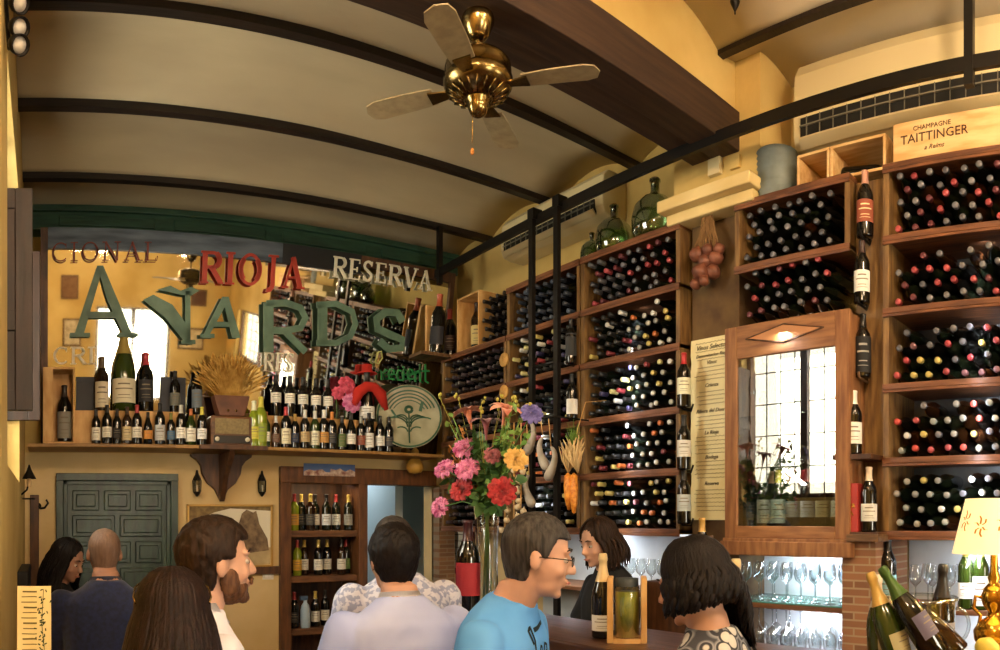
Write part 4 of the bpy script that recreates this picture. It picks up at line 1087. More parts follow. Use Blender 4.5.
def bloom(bm, c, r, n=5, layers=5, seed=0, up=(0, -1, .3), ruffle=.25, mi=0, opening=1.15):
    """a many-petalled flower head: rings of cupped petals"""
    rr = random.Random(seed); q = axis_q(up); c = Vector(c)
    for L in range(layers):
        t = L/(layers-1) if layers > 1 else 1
        k = n+L; op = .25+opening*t; rad = r*(.35+.65*t)
        for i in range(k):
            a = 2*pi*(i+.5*(L % 2))/k + rr.uniform(-.1, .1); rows = []
            for u in range(5):
                tt = u/4; rho = rad*sin(tt*op); hgt = rad*(1-cos(tt*op))*-.35 + rad*tt*.55*(1-t*.7)
                wd = rad*1.15*sin(pi*min(.96, .12+.72*tt))*pi/k*1.6
                row = []
                for v in range(-2, 3):
                    ph = a + v/2*wd/max(rho, rad*.25)*.5
                    rf = ruffle*rad*.25*sin(v*2.3+i*1.7+L)*tt
                    row.append(bm.verts.new(c + q @ Vector((rho*cos(ph), rho*sin(ph), hgt+rf))))
                rows.append(row)
            for A, B in zip(rows, rows[1:]):
                for v in range(4):
                    f = bm.faces.new((A[v], A[v+1], B[v+1], B[v])); f.smooth = True; f.material_index = mi
def fmat(n, c, c2): return mat(n, c, .6, col2=c2, scale=30, sheen=.3)
M_pink = fmat('pink_petals', 'a83070', 'e898c0'); M_redp = fmat('red_petals', '7c0a12', 'b01a20'); M_yel = fmat('yellow_petals', 'c09440', 'dcb468'); M_vio = fmat('violet_petals', '3c3878', '6a64ac'); M_cor = fmat('coral_petals', 'b8604a', 'e09c80'); M_mauve = fmat('dusky_petals', '7a3a44', 'a8606a')
M_leaf = mat('leaf_green', '2f5426', .5, col2='567a3a', scale=8); M_leaf2 = mat('bright_leaf_green', '4f7a30', .5, col2='86a850', scale=8)
for k, (px, py, s) in enumerate([(347, 385, .075), (352, 402, .085), (338, 393, .055)]):
    q = onY(px, py, 5.08); b = new(); bloom(b, q, s, 5, 5, seed=k, up=(0, -1, .1)); f = obj('artificial_flower', b, fmat('rose_red_petals', 'a8203c', 'e0607c') if k != 1 else M_pink, norm=False)
    b = new(); tube(b, [q+Vector((0, .03, 0)), q+Vector((.01, .05, -.12)), (q.x+.01, 5.15, LZ)], .004, 6); obj('stem', b, M_leaf, f)
    tag(f, ['crimson cloth flower beside the red-hatted bottle', 'large pink cloth flower under the crimson one', 'small crimson cloth flower at the left of the pair'][k], 'flower', 'cloth flowers among the ledge bottles')
# dark presentation boxes on the ledge
for (xa, xb, ty, tx) in ((76, 94, 378, 'slate-dark bottle carton behind the front row, right of the pine crate'), (160, 170, 369, 'narrow black bottle carton left of the picture-label bottle'), (171, 185, 368, 'black bottle carton directly behind the picture-label bottle')):
    a, c = onY(xa, ty, 5.24), onY(xb, ty, 5.24); t = thing('bottle_carton', tx, 'carton', ((a.x+c.x)/2, 5.24, LZ))
    b = new(); box(b, (a.x, 5.21, LZ), (c.x, 5.265, min(a.z, Z(1.05)))); obj('carton_body', b, mat('slate_card', '2a2c32', .6, col2='383a42', scale=5), t, .002)
    b = new(); box(b, (a.x-.002, 5.208, a.z-.03), (c.x+.002, 5.267, a.z+.003)); obj('lid', b, mat('slate_card2', '33363d', .6), t, .002)
# pine crate with a bottle at the left end
a, c = onY(43, 367, 5.0), onY(75, 367, 5.0)
cr = crate('wooden_crate', 'tall pine crate standing open at the left end of the ledge', (a.x, 5.0, LZ), (c.x, 5.2, a.z), M_pine, openx=False, t=.015)
b = new(); box(b, (a.x+.015, 4.995, LZ+.015), (a.x+.07, 5.005, a.z-.015)); obj('front_slat', b, M_pine, cr, .002)
bottle('standing_bottle', 'dark bottle with a long grey label standing inside the tall pine crate', ((a.x+c.x)/2+.04, 5.09, LZ+.016), scale=1.35, cap='2a201c', lab='8a8478', face=(0, 0), glass=M_bblack, lz=(.02, .16))

# corbel, radio, planter with wheat
cx = onY(232, 450, 5.0).x
k = thing('wall_corbel', 'carved dark wooden bracket under the old radio', 'bracket', (cx, 5.3, Z(.2)))
half = [(0, -.36), (.02, -.33), (.05, -.27), (.11, -.22), (.15, -.15), (.16, -.09), (.19, -.05), (.235, -.02), (.24, 0)]
b = new(); P2 = [(x, z) for x, z in half] + [(-x, z) for x, z in half[:0:-1]]
prism(b, [(cx+x, BY-.05, Z(.50)+z) for x, z in P2], (0, .05, 0)); obj('bracket_back', b, M_darkwood, k, .003)
b = new(); prism(b, [(cx-.02, BY-.05, Z(.5)), (cx-.02, 4.98, Z(.5)), (cx-.02, 5.02, Z(.44)), (cx-.02, 5.16, Z(.33)), (cx-.02, 5.27, Z(.16)), (cx-.02, BY-.05, Z(.14))], (.04, 0, 0)); obj('bracket_rib', b, M_darkwood, k, .003)
b = new(); box(b, (cx-.25, 4.93, Z(.5)), (cx+.25, 4.965, Z(.532))); obj('top_board', b, M_darkwood, k, .003)
a, c = onY(211, 415, 4.98), onY(253, 447, 4.98)
rd = thing('vintage_radio', 'old brown wooden valve radio with two cream knobs on the ledge', 'radio', ((a.x+c.x)/2, 5.06, LZ))
M_radio = wood('radio_walnut', '4a2c18', '6b4526', st=(1,6,6), rough=.3)
b = new(); box(b, (a.x, 4.985, LZ), (c.x, 5.16, a.z)); obj('case', b, M_radio, rd, .012)
w = c.x-a.x; h = a.z-LZ
b = new(); box(b, (a.x+.03, 4.978, LZ+.085), (c.x-.03, 4.986, a.z-.02)); obj('speaker_cloth', b, mat('radio_cloth', '7a6a48', .8, col2='8f7d56', scale=60), rd, .003)
b = new(); box(b, (a.x+.02, 4.977, LZ+.02), (c.x-.02, 4.986, LZ+.075)); obj('dial_panel', b, mat('radio_dial', '1a1410', .3), rd, .002)
for s in (.14, .86):
    b = new(); lathe(b, [(.016, 0), (.016, .014), (.012, .018), (0, .018)], 16, (a.x+w*s, 4.978, LZ+.047), axis=(0, -1, 0)); obj('knob', b, labm('d8d0b8'), rd)
pz = a.z; a2, c2 = onY(214, 395, 5.03), onY(248, 395, 5.03)
pt = thing('planter_box', 'brown curved wooden pot of dried wheat standing on the radio', 'planter', ((a2.x+c2.x)/2, 5.07, pz))
b = new(); n = 10; mx = (a2.x+c2.x)/2; hw = (c2.x-a2.x)/2
prism(b, [(mx-hw*.72, 5.0, pz+.001), (mx+hw*.72, 5.0, pz+.001), (mx+hw*.9, 5.0, pz+.07), (mx+hw*1.05, 5.0, pz+.15), (mx-hw*1.05, 5.0, pz+.15), (mx-hw*.9, 5.0, pz+.07)], (0, .12, 0)); obj('pot', b, mat('planter_brown', '4e2c1c', .5, col2='6b3f28', scale=9), pt, .006)
for s in (-.1, .1):
    b = new(); lathe(b, [(.009, 0), (.009, .006), (0, .009)], 12, (mx+s*.3, 5.0, pz+.04), axis=(0, -1, 0)); obj('stud', b, M_brass, pt)
b = new(); rr = random.Random(8); M_wheat = mat('dry_wheat', 'a8782c', .8, col2='d8ac58', scale=20)
for i in range(330):
    ax_ = rr.gauss(0, .42); ay_ = rr.uniform(-.3, .35); L = rr.uniform(.2, .30)*(1-.12*abs(ax_))
    p0 = Vector((mx+rr.uniform(-.07, .07), 5.06+rr.uniform(-.04, .04), pz+.12)); d = Vector((sin(ax_), sin(ay_)*.5, cos(ax_))).normalized()
    p1 = p0+d*L; p2 = p1+(d+Vector((rr.uniform(-.2,.2)+ax_*.2, 0, -.15))).normalized()*.06
    tube(b, [p0, p0+d*L*.6, p1], .0016, 3, caps=False); tube(b, [p1, (p1+p2)/2, p2], [.003, .0058, .001], 5)
tag(obj('dried_wheat', b, M_wheat, norm=False), 'fan of golden dried wheat ears in the brown pot above the radio', 'wheat', kind='stuff')

# round green patterned plate
a = onY(409, 417, 4.99); PR = .262
pn = Vector((-.42, -.9, .2)).normalized(); pu = Vector((0, 0, 1)); pr_ = pn.cross(pu).normalized()*-1; pu = pr_.cross(pn).normalized()
if pr_.x < 0: pr_ = -pr_
if pu.z < 0: pu = -pu
pc = a
plt = thing('ceramic_plate', 'large round cream plate with green painted rings and leaves leaning in the corner', 'plate', pc)
b = new(); lathe(b, [(0, .012), (.12, .01), (.2, .022), (.255, .04), (PR, .045), (PR, .036), (.2, .006), (.1, 0), (0, 0)], 48, pc-pn*.02, axis=pn); obj('dish', b, mat('cream_glaze', '87866c', .3, col2='a3a085', scale=7), plt)
M_gg = mat('green_glaze', '2f5a44', .3)
b = new()
def pp(u, v): 
    r = math.hypot(u, v); z = .012+max(0, (r-.12))*.23+.001
    return pc-pn*.02 + pr_*u + pu*v + pn*(z+.0015)
for r0, w, a0, a1 in ((.25, .014, 0, 360), (.215, .012, 20, 165), (.19, .01, 22, 160), (.165, .012, 24, 156), (.14, .008, 28, 150)):
    stroke(b, arc(0, 0, r0, r0, a0, a1, 40), w, pp, (0, 0, 0))
for a0 in (-70, -30, 10):
    pass
for sx in (-1, 1):
    for rr_, cyy in ((.05, -.02), (.075, -.05), (.1, -.08), (.05, -.12)):
        stroke(b, [(sx*(.012+rr_*(1-cos(t))), cyy+rr_*sin(t)*.8) for t in [i*.28 for i in range(9)]], .011, pp, (0, 0, 0))
stroke(b, [(0, -.22), (0, .03)], .01, pp, (0, 0, 0)); stroke(b, arc(0, .065, .026, .024, 0, 360, 16), .024, pp, (0, 0, 0)); stroke(b, [(.09, .05), (.11, .13)], .026, pp, (0, 0, 0)); stroke(b, [(-.1, .0), (-.14, .06)], .016, pp, (0, 0, 0))
obj('painted_pattern', b, M_gg, plt, norm=False)
# gourd
q = onY(415, 474, 5.2)
g = thing('gourd', 'dried yellow bottle gourd hanging below the ledge beside the doorway', 'gourd', q)
b = new(); lathe(b, [(0, 0), (.05, .01), (.075, .045), (.07, .085), (.04, .125), (.026, .145), (.033, .17), (.03, .195), (.012, .215), (.008, .24), (0, .24)], 22, q); obj('gourd_body', b, mat('gourd_skin', 'b08432', .4, col2='c99c4a', scale=6), g)
b = new(); tube(b, [q+Vector((0, 0, .235)), q+Vector((0, 0, .32))], .003, 6); obj('string', b, M_iron, g)

# lanterns
for px, nm in ((197, 'green door'), (262, 'bottle cupboard')):
    q = onY(px, 497, BY-.05); L = thing('wall_lantern', 'small dark pointed lantern on the wall beside the %s' % nm, 'lantern', q, group='pair of small wall lanterns')
    b = new(); lathe(b, [(0, 0), (.012, .01), (.026, .03), (.03, .04)], 6, q, smooth=False); lathe(b, [(.034, .125), (.03, .14), (.012, .175), (.008, .2), (0, .205)], 6, q, smooth=False)
    for i in range(6): tube(b, [q+Vector((.029*cos(i*pi/3), .029*sin(i*pi/3), .04)), q+Vector((.032*cos(i*pi/3), .032*sin(i*pi/3), .125))], .0035, 5)
    obj('lantern_frame', b, M_iron, L)
    b = new(); lathe(b, [(.024, .04), (.027, .125)], 6, q, smooth=False); obj('pane', b, M_pane, L)
    b = new(); lathe(b, [(.009, .035), (.009, .09), (0, .093)], 8, q); obj('candle', b, labm('e6dcc0'), L)
    b = new(); tube(b, [q+Vector((0, 0, .16)), q+Vector((0, .05, .17))], .005, 6); obj('arm', b, M_iron, L)
# framed picture
a, c = onY(187, 504, BY-.02), onY(273, 567, BY-.02)
fp = thing('framed_picture', 'gold-edged framed print of a rocky outcrop against pale sky', 'picture', ((a.x+c.x)/2, BY, c.z))
b = new(); w = .018
box(b, (a.x, BY-.03, c.z), (a.x+w, BY, a.z)); box(b, (c.x-w, BY-.03, c.z), (c.x, BY, a.z)); box(b, (a.x, BY-.03, a.z-w), (c.x, BY, a.z)); box(b, (a.x, BY-.03, c.z), (c.x, BY, c.z+w)); obj('frame', b, mat('gilt_frame', 'b8924c', .35, metal=.4), fp, .003)
b = new(); box(b, (a.x+w, BY-.012, c.z+w), (c.x-w, BY-.006, a.z-w)); obj('print', b, labm('e0dac4'), fp)
rr = random.Random(5)
ix0, ix1, iz0, iz1 = a.x+w, c.x-w, c.z+w, a.z-w; iw = ix1-ix0; ih = iz1-iz0
rock = [(.48,.25),(.5,.45),(.56,.52),(.6,.7),(.64,.88),(.7,.95),(.78,.9),(.82,.93),(.86,.7),(.9,.6),(.96,.45),(.98,.25),(.7,.2)]
b = new(); prism(b, [(ix0+u*iw, BY-.0135, iz0+v*ih) for u, v in rock], (0, .001, 0)); obj('printed_rock', b, mat('sepia_rock', '5c4a3a', .8, col2='8a7458', scale=22), fp)
b = new(); prism(b, [(ix0+u*iw, BY-.0132, iz0+v*ih) for u, v in [(0,.3),(.2,.34),(.45,.3),(.7,.28),(1,.3),(1,0),(0,0)]], (0, .001, 0)); obj('printed_ground', b, mat('sepia_ground', 'a8946c', .8, col2='c0ad84', scale=9), fp)
b = new(); prism(b, [(ix0+u*iw, BY-.0138, iz0+v*ih) for u, v in [(0,.75),(.0,1),(1,1),(1,.93),(.5,.97),(.3,.9),(.15,.8)]], (0, .001, 0)); obj('printed_foliage', b, mat('sepia_foliage', '6e5a3c', .8, col2='8f7a50', scale=30), fp)
q = onY(268, 575, BY-.005); bx('light_switch', (q.x-.045, BY-.012, q.z-.035), (q.x+.045, BY, q.z+.035), labm('d8d4c8'), bevel=.003)
o = bpy.data.objects['light_switch']; tag(o, 'white double light switch on the wall under the framed picture', 'switch')
bx('switch_rocker', (q.x-.025, BY-.016, q.z-.02), (q.x-.002, BY-.011, q.z+.02), M_white, o); bx('switch_rocker', (q.x+.002, BY-.016, q.z-.02), (q.x+.025, BY-.011, q.z+.02), M_white, o)
# doorway with bottle cupboard and kitchen
dw = thing('doorway_frame', 'brown wooden frame spanning the bottle cupboard and the kitchen doorway', 'door frame', (2.5, BY, 0)); dw['kind'] = 'structure'
x0, x1, xm = 1.80, 3.2, 2.47
zt = Z(.33)
for nm, lo, hi in (('post', (x0, BY-.05, 0), (x0+.09, BY+.1, zt)), ('post', (xm, BY-.05, 0), (xm+.08, BY+.1, zt)), ('lintel', (x0, BY-.06, zt-.04), (x1, BY+.1, zt+.09))):
    b = new(); box(b, lo, hi); obj(nm, b, M_dframe, dw, .006)
cu = thing('bottle_cupboard', 'shallow cupboard of bottle shelves inside the doorway frame', 'cupboard', (2.2, BY+.1, 0))
M_cup = wood('cupboard_wood', '52331c', '7a5230', st=(1,6,6))
SZ = [Z(-.085), Z(-.445), Z(-.86), Z(-1.3)]
for z in SZ: b = new(); box(b, (x0+.09, BY-.02, z-.05), (xm, BY+.3, z)); obj('shelf', b, M_cup, cu, .003)
b = new(); box(b, (x0+.09, BY+.3, 0), (xm, BY+.32, zt)); obj('back_panel', b, M_darkwood, cu)
b = new(); box(b, (x0+.07, BY, 0), (x0+.09, BY+.32, zt)); obj('side_panel', b, M_cup, cu)
b = new(); box(b, (xm-.0, BY+.1, 0), (xm+.02, BY+.32, zt)); obj('side_panel', b, M_cup, cu)
rr = random.Random(12)
spec = [[(293,'c9983c'),(302,'2c2c2c'),(309,'4a4a48'),(316,'d8d2c4'),(325,'d2d8dc'),(337,'d8dcd4'),(347,'8a8a84')],
        [(296,'d8a83c'),(305,'dcd8cc'),(317,'e0dcd0'),(328,'d0ccc0'),(340,'d8d4c8'),(350,'5a7a3c')],
        [(293,'2a2a2a'),(303,'3c3c3c'),(314,'c8c4b8'),(326,'d8d4c8'),(338,'3a3a3a'),(349,'6a6a60')]]
RN = ['top shelf', 'middle shelf', 'low shelf']
for r, row in enumerate(spec):
    for i, (px, lab) in enumerate(row):
        x = 5.44*tan(th(px))
        if x > xm-.04 or x < x0+.13: x = min(max(x, x0+.135), xm-.045)
        sc = .98 if r == 0 else .95; gl = M_bpale if lab[0:2] in ('c9', 'd8') and i == 0 else rr.choice([M_bblack, M_bgreen, M_bbrown])
        if i == 1 and r == 2:
            continue
        bottle('standing_bottle', 'bottle on the %s of the doorway cupboard, %s from left' % (RN[r], ORD[i]), (x, BY+.06+(.05 if i % 2 else 0), SZ[r]), scale=sc, lab=lab, cap=rr.choice(['1c1a18', '8a2a2a', 'b8a050']), glass=gl, face=(0, 0), group='bottles in the doorway cupboard')
q = (5.41*tan(th(304)), BY+.03, SZ[2])
sp = thing('spray_bottle', 'pale blue plastic spray bottle on the low shelf of the cupboard', 'spray bottle', q)
b = new(); lathe(b, [(0, 0), (.038, .0), (.04, .02), (.04, .14), (.03, .18), (.015, .2), (.014, .22)], 16, q); obj('spray_body', b, mat('blue_plastic', '9fb6c8', .3), sp)
b = new(); box(b, (q[0]-.045, q[1]-.012, q[2]+.22), (q[0]+.02, q[1]+.012, q[2]+.255)); obj('nozzle', b, mat('dark_blue_plastic', '4a5f7a', .4), sp, .004)
area('cupboard_light', (2.2, BY+.04, zt-.05), (0, .3, -1), .4, .05, .8, 'ffe0b0')
# photo strip
a, c = onY(303, 467, BY-.05), onY(354, 477, BY-.05); zz = zt+.03
sb = thing('photo_strip', 'narrow blue panoramic photo strip fixed on the doorway lintel', 'photo strip', ((a.x+c.x)/2, BY-.08, zz))
b = new(); box(b, (a.x, BY-.07, zz-.01), (c.x, BY-.062, zz+.085)); obj('strip_sky', b, mat('strip_blue', '3c5a94', .4, col2='5674a8', scale=5), sb)
b = new(); prism(b, [(a.x+(c.x-a.x)*u, BY-.071, zz-.01+.095*v) for u, v in [(0,0),(0,.35),(.1,.5),(.2,.4),(.35,.55),(.42,.3),(.5,.3),(.52,.6),(.62,.5),(.7,.65),(.8,.4),(.9,.6),(1,.4),(1,0)]], (0, .001, 0)); obj('strip_hills', b, mat('strip_hills', '7a4a44', .5, col2='c8b8a8', scale=25), sb)
# kitchen beyond
M_kw = mat('kitchen_wall', 'aab4b0', .7); 
b = new(); box(b, (2.3, 7.9, 0), (4.0, 8.0, 3.2)); struct('wall_kitchen_back', b, M_kw)
b = new(); box(b, (3.75, BY+.16, 0), (3.9, 7.9, 3.2)); struct('wall_kitchen_right', b, M_kw)
b = new(); box(b, (2.4, BY+.33, 0), (2.5, 7.9, 3.2)); struct('wall_kitchen_left', b, M_kw)
bx('ceiling_kitchen', (2.3, BY+.16, Z(.72)), (4.0, 8.0, Z(.82)), mat('kitchen_ceiling', '8f9a94', .8), st=True)
b = new(); box(b, (3.12, 5.9, 0), (3.2, 7.2, Z(.72))); struct('wall_kitchen_partition', b, mat('kitchen_partition', 'b8c6cc', .6))
kl = bx('kitchen_lamp', (2.75, 6.9, Z(.69)), (3.05, 7.1, Z(.72)), mat('kitchen_tube', 'ffffff', .5, emit='f4fff4', es=5)); tag(kl, 'bright ceiling light panel in the kitchen beyond the doorway', 'lamp')
area('kitchen_light', (2.9, 6.6, Z(.66)), (0, 0, -1), .4, .8, 5, 'eef8ff')
ks = thing('kitchen_shelf', 'metal shelf of pots on the kitchen rear wall', 'shelf', (2.9, 7.75, Z(.0)))
for z in (Z(-.02), Z(.26)): b = new(); box(b, (2.55, 7.6, z-.02), (3.6, 7.88, z)); obj('shelf', b, M_zinc, ks)
rr = random.Random(2)
for i in range(6):
    x = 2.68+i*.11; o = None; b = new(); h = rr.uniform(.1, .2); lathe(b, [(0, 0), (.04, 0), (.042, h*.8), (.03, h), (0, h)], 14, (x, 7.72, Z(-.02))); 
    tag(obj('storage_jar', b, mat('jar_%d' % (i % 3), ['8a8a6c', 'b0a890', '6f7a6a'][i % 3], .4)), 'kitchen jar on the rear shelf seen through the doorway, %s from left' % ORD[i], 'jar', 'jars on the kitchen shelf')
    b = new(); lathe(b, [(0, 0), (.045, .003), (.046, .05), (.05, .1)], 14, (x+.02, 7.7, Z(.26))) if i < 5 else box(b, (x-.04, 7.65, Z(.26)), (x+.04, 7.75, Z(.26)+.12))
    tag(obj('kitchen_tub', b, mat('tub_white', 'c4ccc8', .5)), 'pale tub on the upper kitchen shelf, %s from left' % ORD[i], 'tub', 'tubs on the upper kitchen shelf')
# brick jamb and red frame on the corner wall
bx('wall_brick_jamb', (3.2, BY-.1, 0), (3.36, BY+.02, Z(.28)), M_brickY, st=True)
bx('wall_corner_panel', (3.43, 3.5, 0), (WX, BY-.02, Z(-.08)), M_plaster_lo, st=True)
q = onX(460, 548, 3.42)
ya, yb2 = onX(472, 548, 3.4).y, onX(448, 548, 3.4).y
rf = thing('notice_frame', 'dark red framed notice on the corner wall behind the vase', 'frame', (3.42, (ya+yb2)/2, q.z))
zb2, zt2 = onX(460, 574, 3.4).z, onX(460, 522, 3.4).z; w = .05
b = new(); box(b, (3.385, ya, zb2), (3.43, ya+w, zt2)); box(b, (3.385, yb2-w, zb2), (3.43, yb2, zt2)); box(b, (3.385, ya+w, zt2-w), (3.43, yb2-w, zt2)); box(b, (3.385, ya+w, zb2), (3.43, yb2-w, zb2+w)); obj('frame', b, mat('oxblood_frame', '5c1c16', .4), rf, .004)
b = new(); box(b, (3.405, ya+w, zb2+w), (3.41, yb2-w, zt2-w)); obj('notice_paper', b, labm('c8c4b8'), rf)
b = new()
for i in range(5): stroke(b, [(-yb2+w+.05, zt2-w-.06-i*.055), (-ya-w-.05-(i % 2)*.05, zt2-w-.06-i*.055)], .006, lambda u, v: Vector((3.4045, -u, v)), (-.0005, 0, 0))
obj('notice_lines', b, M_ink, rf)
# left corner odds: sconce, coat hook, narrow board, fuse box
q = onX(21, 497, -.15) if False else Vector((-.15, 4.55, EYE+.16))
sc_ = thing('wall_sconce', 'small iron wall lamp with a pointed shade in the left corner', 'wall lamp', q)
b = new(); tube(b, [q, q+Vector((.035, 0, .03)), q+Vector((.05, 0, .08)), q+Vector((.045, 0, .14))], .006, 8); obj('arm', b, M_iron, sc_)
b = new(); lathe(b, [(.045, 0), (.018, .05), (.004, .09), (0, .09)], 14, q+Vector((.05, 0, .10))); obj('lamp_shade', b, M_iron, sc_)
b = new(); lathe(b, [(.012, 0), (.016, .03), (.01, .06), (0, .065)], 10, q+Vector((.05, 0, .05))); obj('bulb', b, labm('c8a878'), sc_)
b = new(); lathe(b, [(.04, 0), (.04, .008), (0, .008)], 14, q+Vector((.045, 0, -.03))); obj('tray', b, M_iron, sc_)
q = onY(38, 506, BY-.01); ch = thing('coat_hook', 'black iron coat hook on the wall left of the green door', 'hook', q)
b = new(); lathe(b, [(.025, 0), (.022, .01), (0, .012)], 12, q, axis=(0, -1, 0)); obj('plate', b, M_iron, ch)
b = new(); tube(b, [q, q+Vector((0.02, -.05, -.02)), q+Vector((.05, -.08, -.015)), q+Vector((.075, -.085, .02)), q+Vector((.06, -.085, .045))], .008, 8); obj('hook_arm', b, M_iron, ch)
a, c = onY(30, 495, BY-.02), onY(39, 495, BY-.02)
bx('narrow_panel', (a.x, BY-.03, .3), (c.x, BY, a.z), M_darkwood, bevel=.004); tag(bpy.data.objects['narrow_panel'], 'narrow dark wooden board upright in the left corner', 'board')
q = Vector((-.13, 4.2, Z(-.25))); bx('fuse_box', (-.15, 3.9, Z(-.5)), (-.09, 4.6, Z(-.28)), M_black, bevel=.004); tag(bpy.data.objects['fuse_box'], 'black box low on the left wall under the iron lamp', 'box')
# spotlight cluster high on the left
q = W(3, 30, 2.62)
sl = thing('spotlight_cluster', 'cluster of small dark spotlights high at the upper left edge', 'spotlight', q)
b = new(); tube(b, [(-.15, q.y+.04, q.z+.22), (-.13, q.y, q.z-.07)], .008, 6); obj('arm', b, M_iron, sl)
for k, dz in enumerate((.1, .0, -.075)):
    c = Vector((-.115, q.y-.02*k, q.z+dz)); b = new(); lathe(b, [(0, .0), (.022, .004), (.03, .03), (.035, .075), (.03, .075), (.02, .03), (0, .02)], 16, c, axis=(.35, -.6, -.5)); obj('spot_can', b, M_iron, sl)
    b = new(); lathe(b, [(0, .055), (.028, .055), (.03, .06), (0, .062)], 16, c, axis=(.35, -.6, -.5)); obj('lens', b, labm('d8d0c0'), sl)
# ------------------------------------------------------------- ceiling fan
fc = W(478, 60, 2.79); fx, fy = fc.x, fc.y
fan = thing('ceiling_fan', 'antique brass ceiling fan hanging under the big dark beam', 'ceiling fan', (fx, fy, Z(1.95)))
def fz(y): return EYE+(Y0-y)/F*2.79
b = new(); lathe(b, [(0, fz(8)), (.045, fz(8)), (.06, fz(16)), (.064, fz(20)), (.062, fz(24)), (.04, fz(37)), (.018, fz(41)), (0, fz(41))], 28, (fx, fy, 0)); obj('canopy', b, M_brass, fan)
b = new(); lathe(b, [(.009, fz(38)), (.009, fz(60))], 12, (fx, fy, 0)); obj('rod', b, M_brass, fan)
b = new(); lathe(b, [(0, fz(56)), (.05, fz(57)), (.115, fz(62)), (.128, fz(66)), (.13, fz(70)), (.13, fz(79)), (.136, fz(80)), (.134, fz(86)), (.12, fz(92)), (.075, fz(99)), (.045, fz(101)), (0, fz(101))], 40, (fx, fy, 0)); obj('motor_housing', b, M_brass, fan)
b = new()
for i in range(20):
    a = i*pi/10; tube(b, [(fx+.06*cos(a), fy+.06*sin(a), fz(100.5)), (fx+.118*cos(a), fy+.118*sin(a), fz(93))], .004, 5)
obj('vent_ribs', b, M_brass, fan)
b = new(); lathe(b, [(.05, fz(96)), (.05, fz(101)), (.04, fz(104)), (.04, fz(108)), (.03, fz(114)), (.012, fz(117)), (0, fz(117.5))], 28, (fx, fy, 0)); obj('hub_cap', b, M_brass, fan)
M_blade = wood('fan_blade_wood', '8f8163', 'a39573', st=(5,5,5), rough=.4)
for i in range(4):
    a = R(38+90*i); d = Vector((cos(a), sin(a), 0)); s = Vector((-sin(a), cos(a), .10)).normalized(); zc = fz(90)
    b = new(); ca = Vector((fx, fy, zc)); prism(b, [ca+d*.125-s*.02, ca+d*.2-s*.035, ca+d*.2+s*.035, ca+d*.125+s*.02], (0, 0, .006)); arm = obj('blade_arm', b, M_brass, fan)
    b = new(); o_ = [(.18, -.045), (.28, -.052), (.42, -.056), (.46, -.042), (.475, 0), (.46, .042), (.42, .056), (.28, .052), (.18, .045)]
    prism(b, [ca+d*u+s*v+Vector((0, 0, .006)) for u, v in o_], (0, 0, .005)); obj('blade', b, M_blade, fan)
q = Vector((fx-.045, fy-.03, 0)); b = new(); tube(b, [q+Vector((0, 0, fz(102))), q+Vector((-.002, 0, fz(150)))], .0013, 5); obj('pull_cord', b, M_gold, fan)
b = new(); lathe(b, [(0, 0), (.006, .004), (.008, .014), (.004, .026), (0, .03)], 10, (q.x-.002, q.y, fz(162))); obj('cord_knob', b, mat('amber_knob', 'b8742c', .4), fan)
# iron finial hanging from the near vault
q = W(735, 15, 3.35); fi = thing('ceiling_finial', 'small dark pointed iron drop hanging from the near vault', 'finial', q)
b = new(); lathe(b, [(0, 0), (.004, .004), (.004, .016), (.02, .05), (.024, .062), (.012, .078), (.012, .09), (0, .095)], 12, q); obj('drop', b, M_iron, fi)
b = new(); tube(b, [q+Vector((0, 0, .09)), (q.x, q.y, Z(2.52))], .004, 6); obj('rod', b, M_iron, fi)

# ------------------------------------------------------------- bar counter
BT = Z(-.45)
bar = thing('bar_counter', 'long dark wooden bar counter below the flower vase', 'bar', (2.02, 1.6, 0))
b = new(); box(b, (1.76, .15, BT-.05), (2.22, 3.05, BT)); obj('bar_top', b, wood('bar_top_wood', '3a2214', '5c3a22', st=(6,1,6), rough=.3), bar, .008)
b = new(); box(b, (1.9, .2, 0), (2.18, 3.0, BT-.05)); obj('bar_front', b, M_darkwood, bar)
# vase with flowers
vq = Vector((1.9, 1.9/tan(th(487)), BT)); vr = math.hypot(vq.x, vq.y)
vtop = onX(487, 497, 1.9).z
va = thing('flower_vase', 'tall clear ribbed glass vase on the bar', 'vase', vq)
h = vtop-BT; b = new(); n = 32; pr = [(0, .012), (.05, .012), (.055, 0), (.058, .01), (.05, .05), (.047, h*.6), (.055, h*.85), (.066, h)]
lathe(b, pr, n, vq); bmesh.ops.recalc_face_normals(b, faces=b.faces[:])
for v in b.verts:
    d = v.co-vq; a = math.atan2(d.y, d.x); k = 1+.05*cos(a*16)
    v.co = vq+Vector((d.x*k, d.y*k, d.z))
obj('vase_body', b, M_drink, va)
stemtop = Vector((vq.x, vq.y, vtop-.05))
def stem(e, r=.003, m=M_leaf, parent=None, sag=.03):
    b = new(); e = Vector(e); m1 = (stemtop+e)/2+Vector((0, 0, sag)); base = Vector((vq.x+random.uniform(-.025, .025), vq.y+random.uniform(-.025, .025), BT+.05))
    tube(b, [base, stemtop, m1, e], r, 6); return obj('stem', b, m, parent)
def FP(px, py, dx=0): return onX(px, py, 1.86+dx)
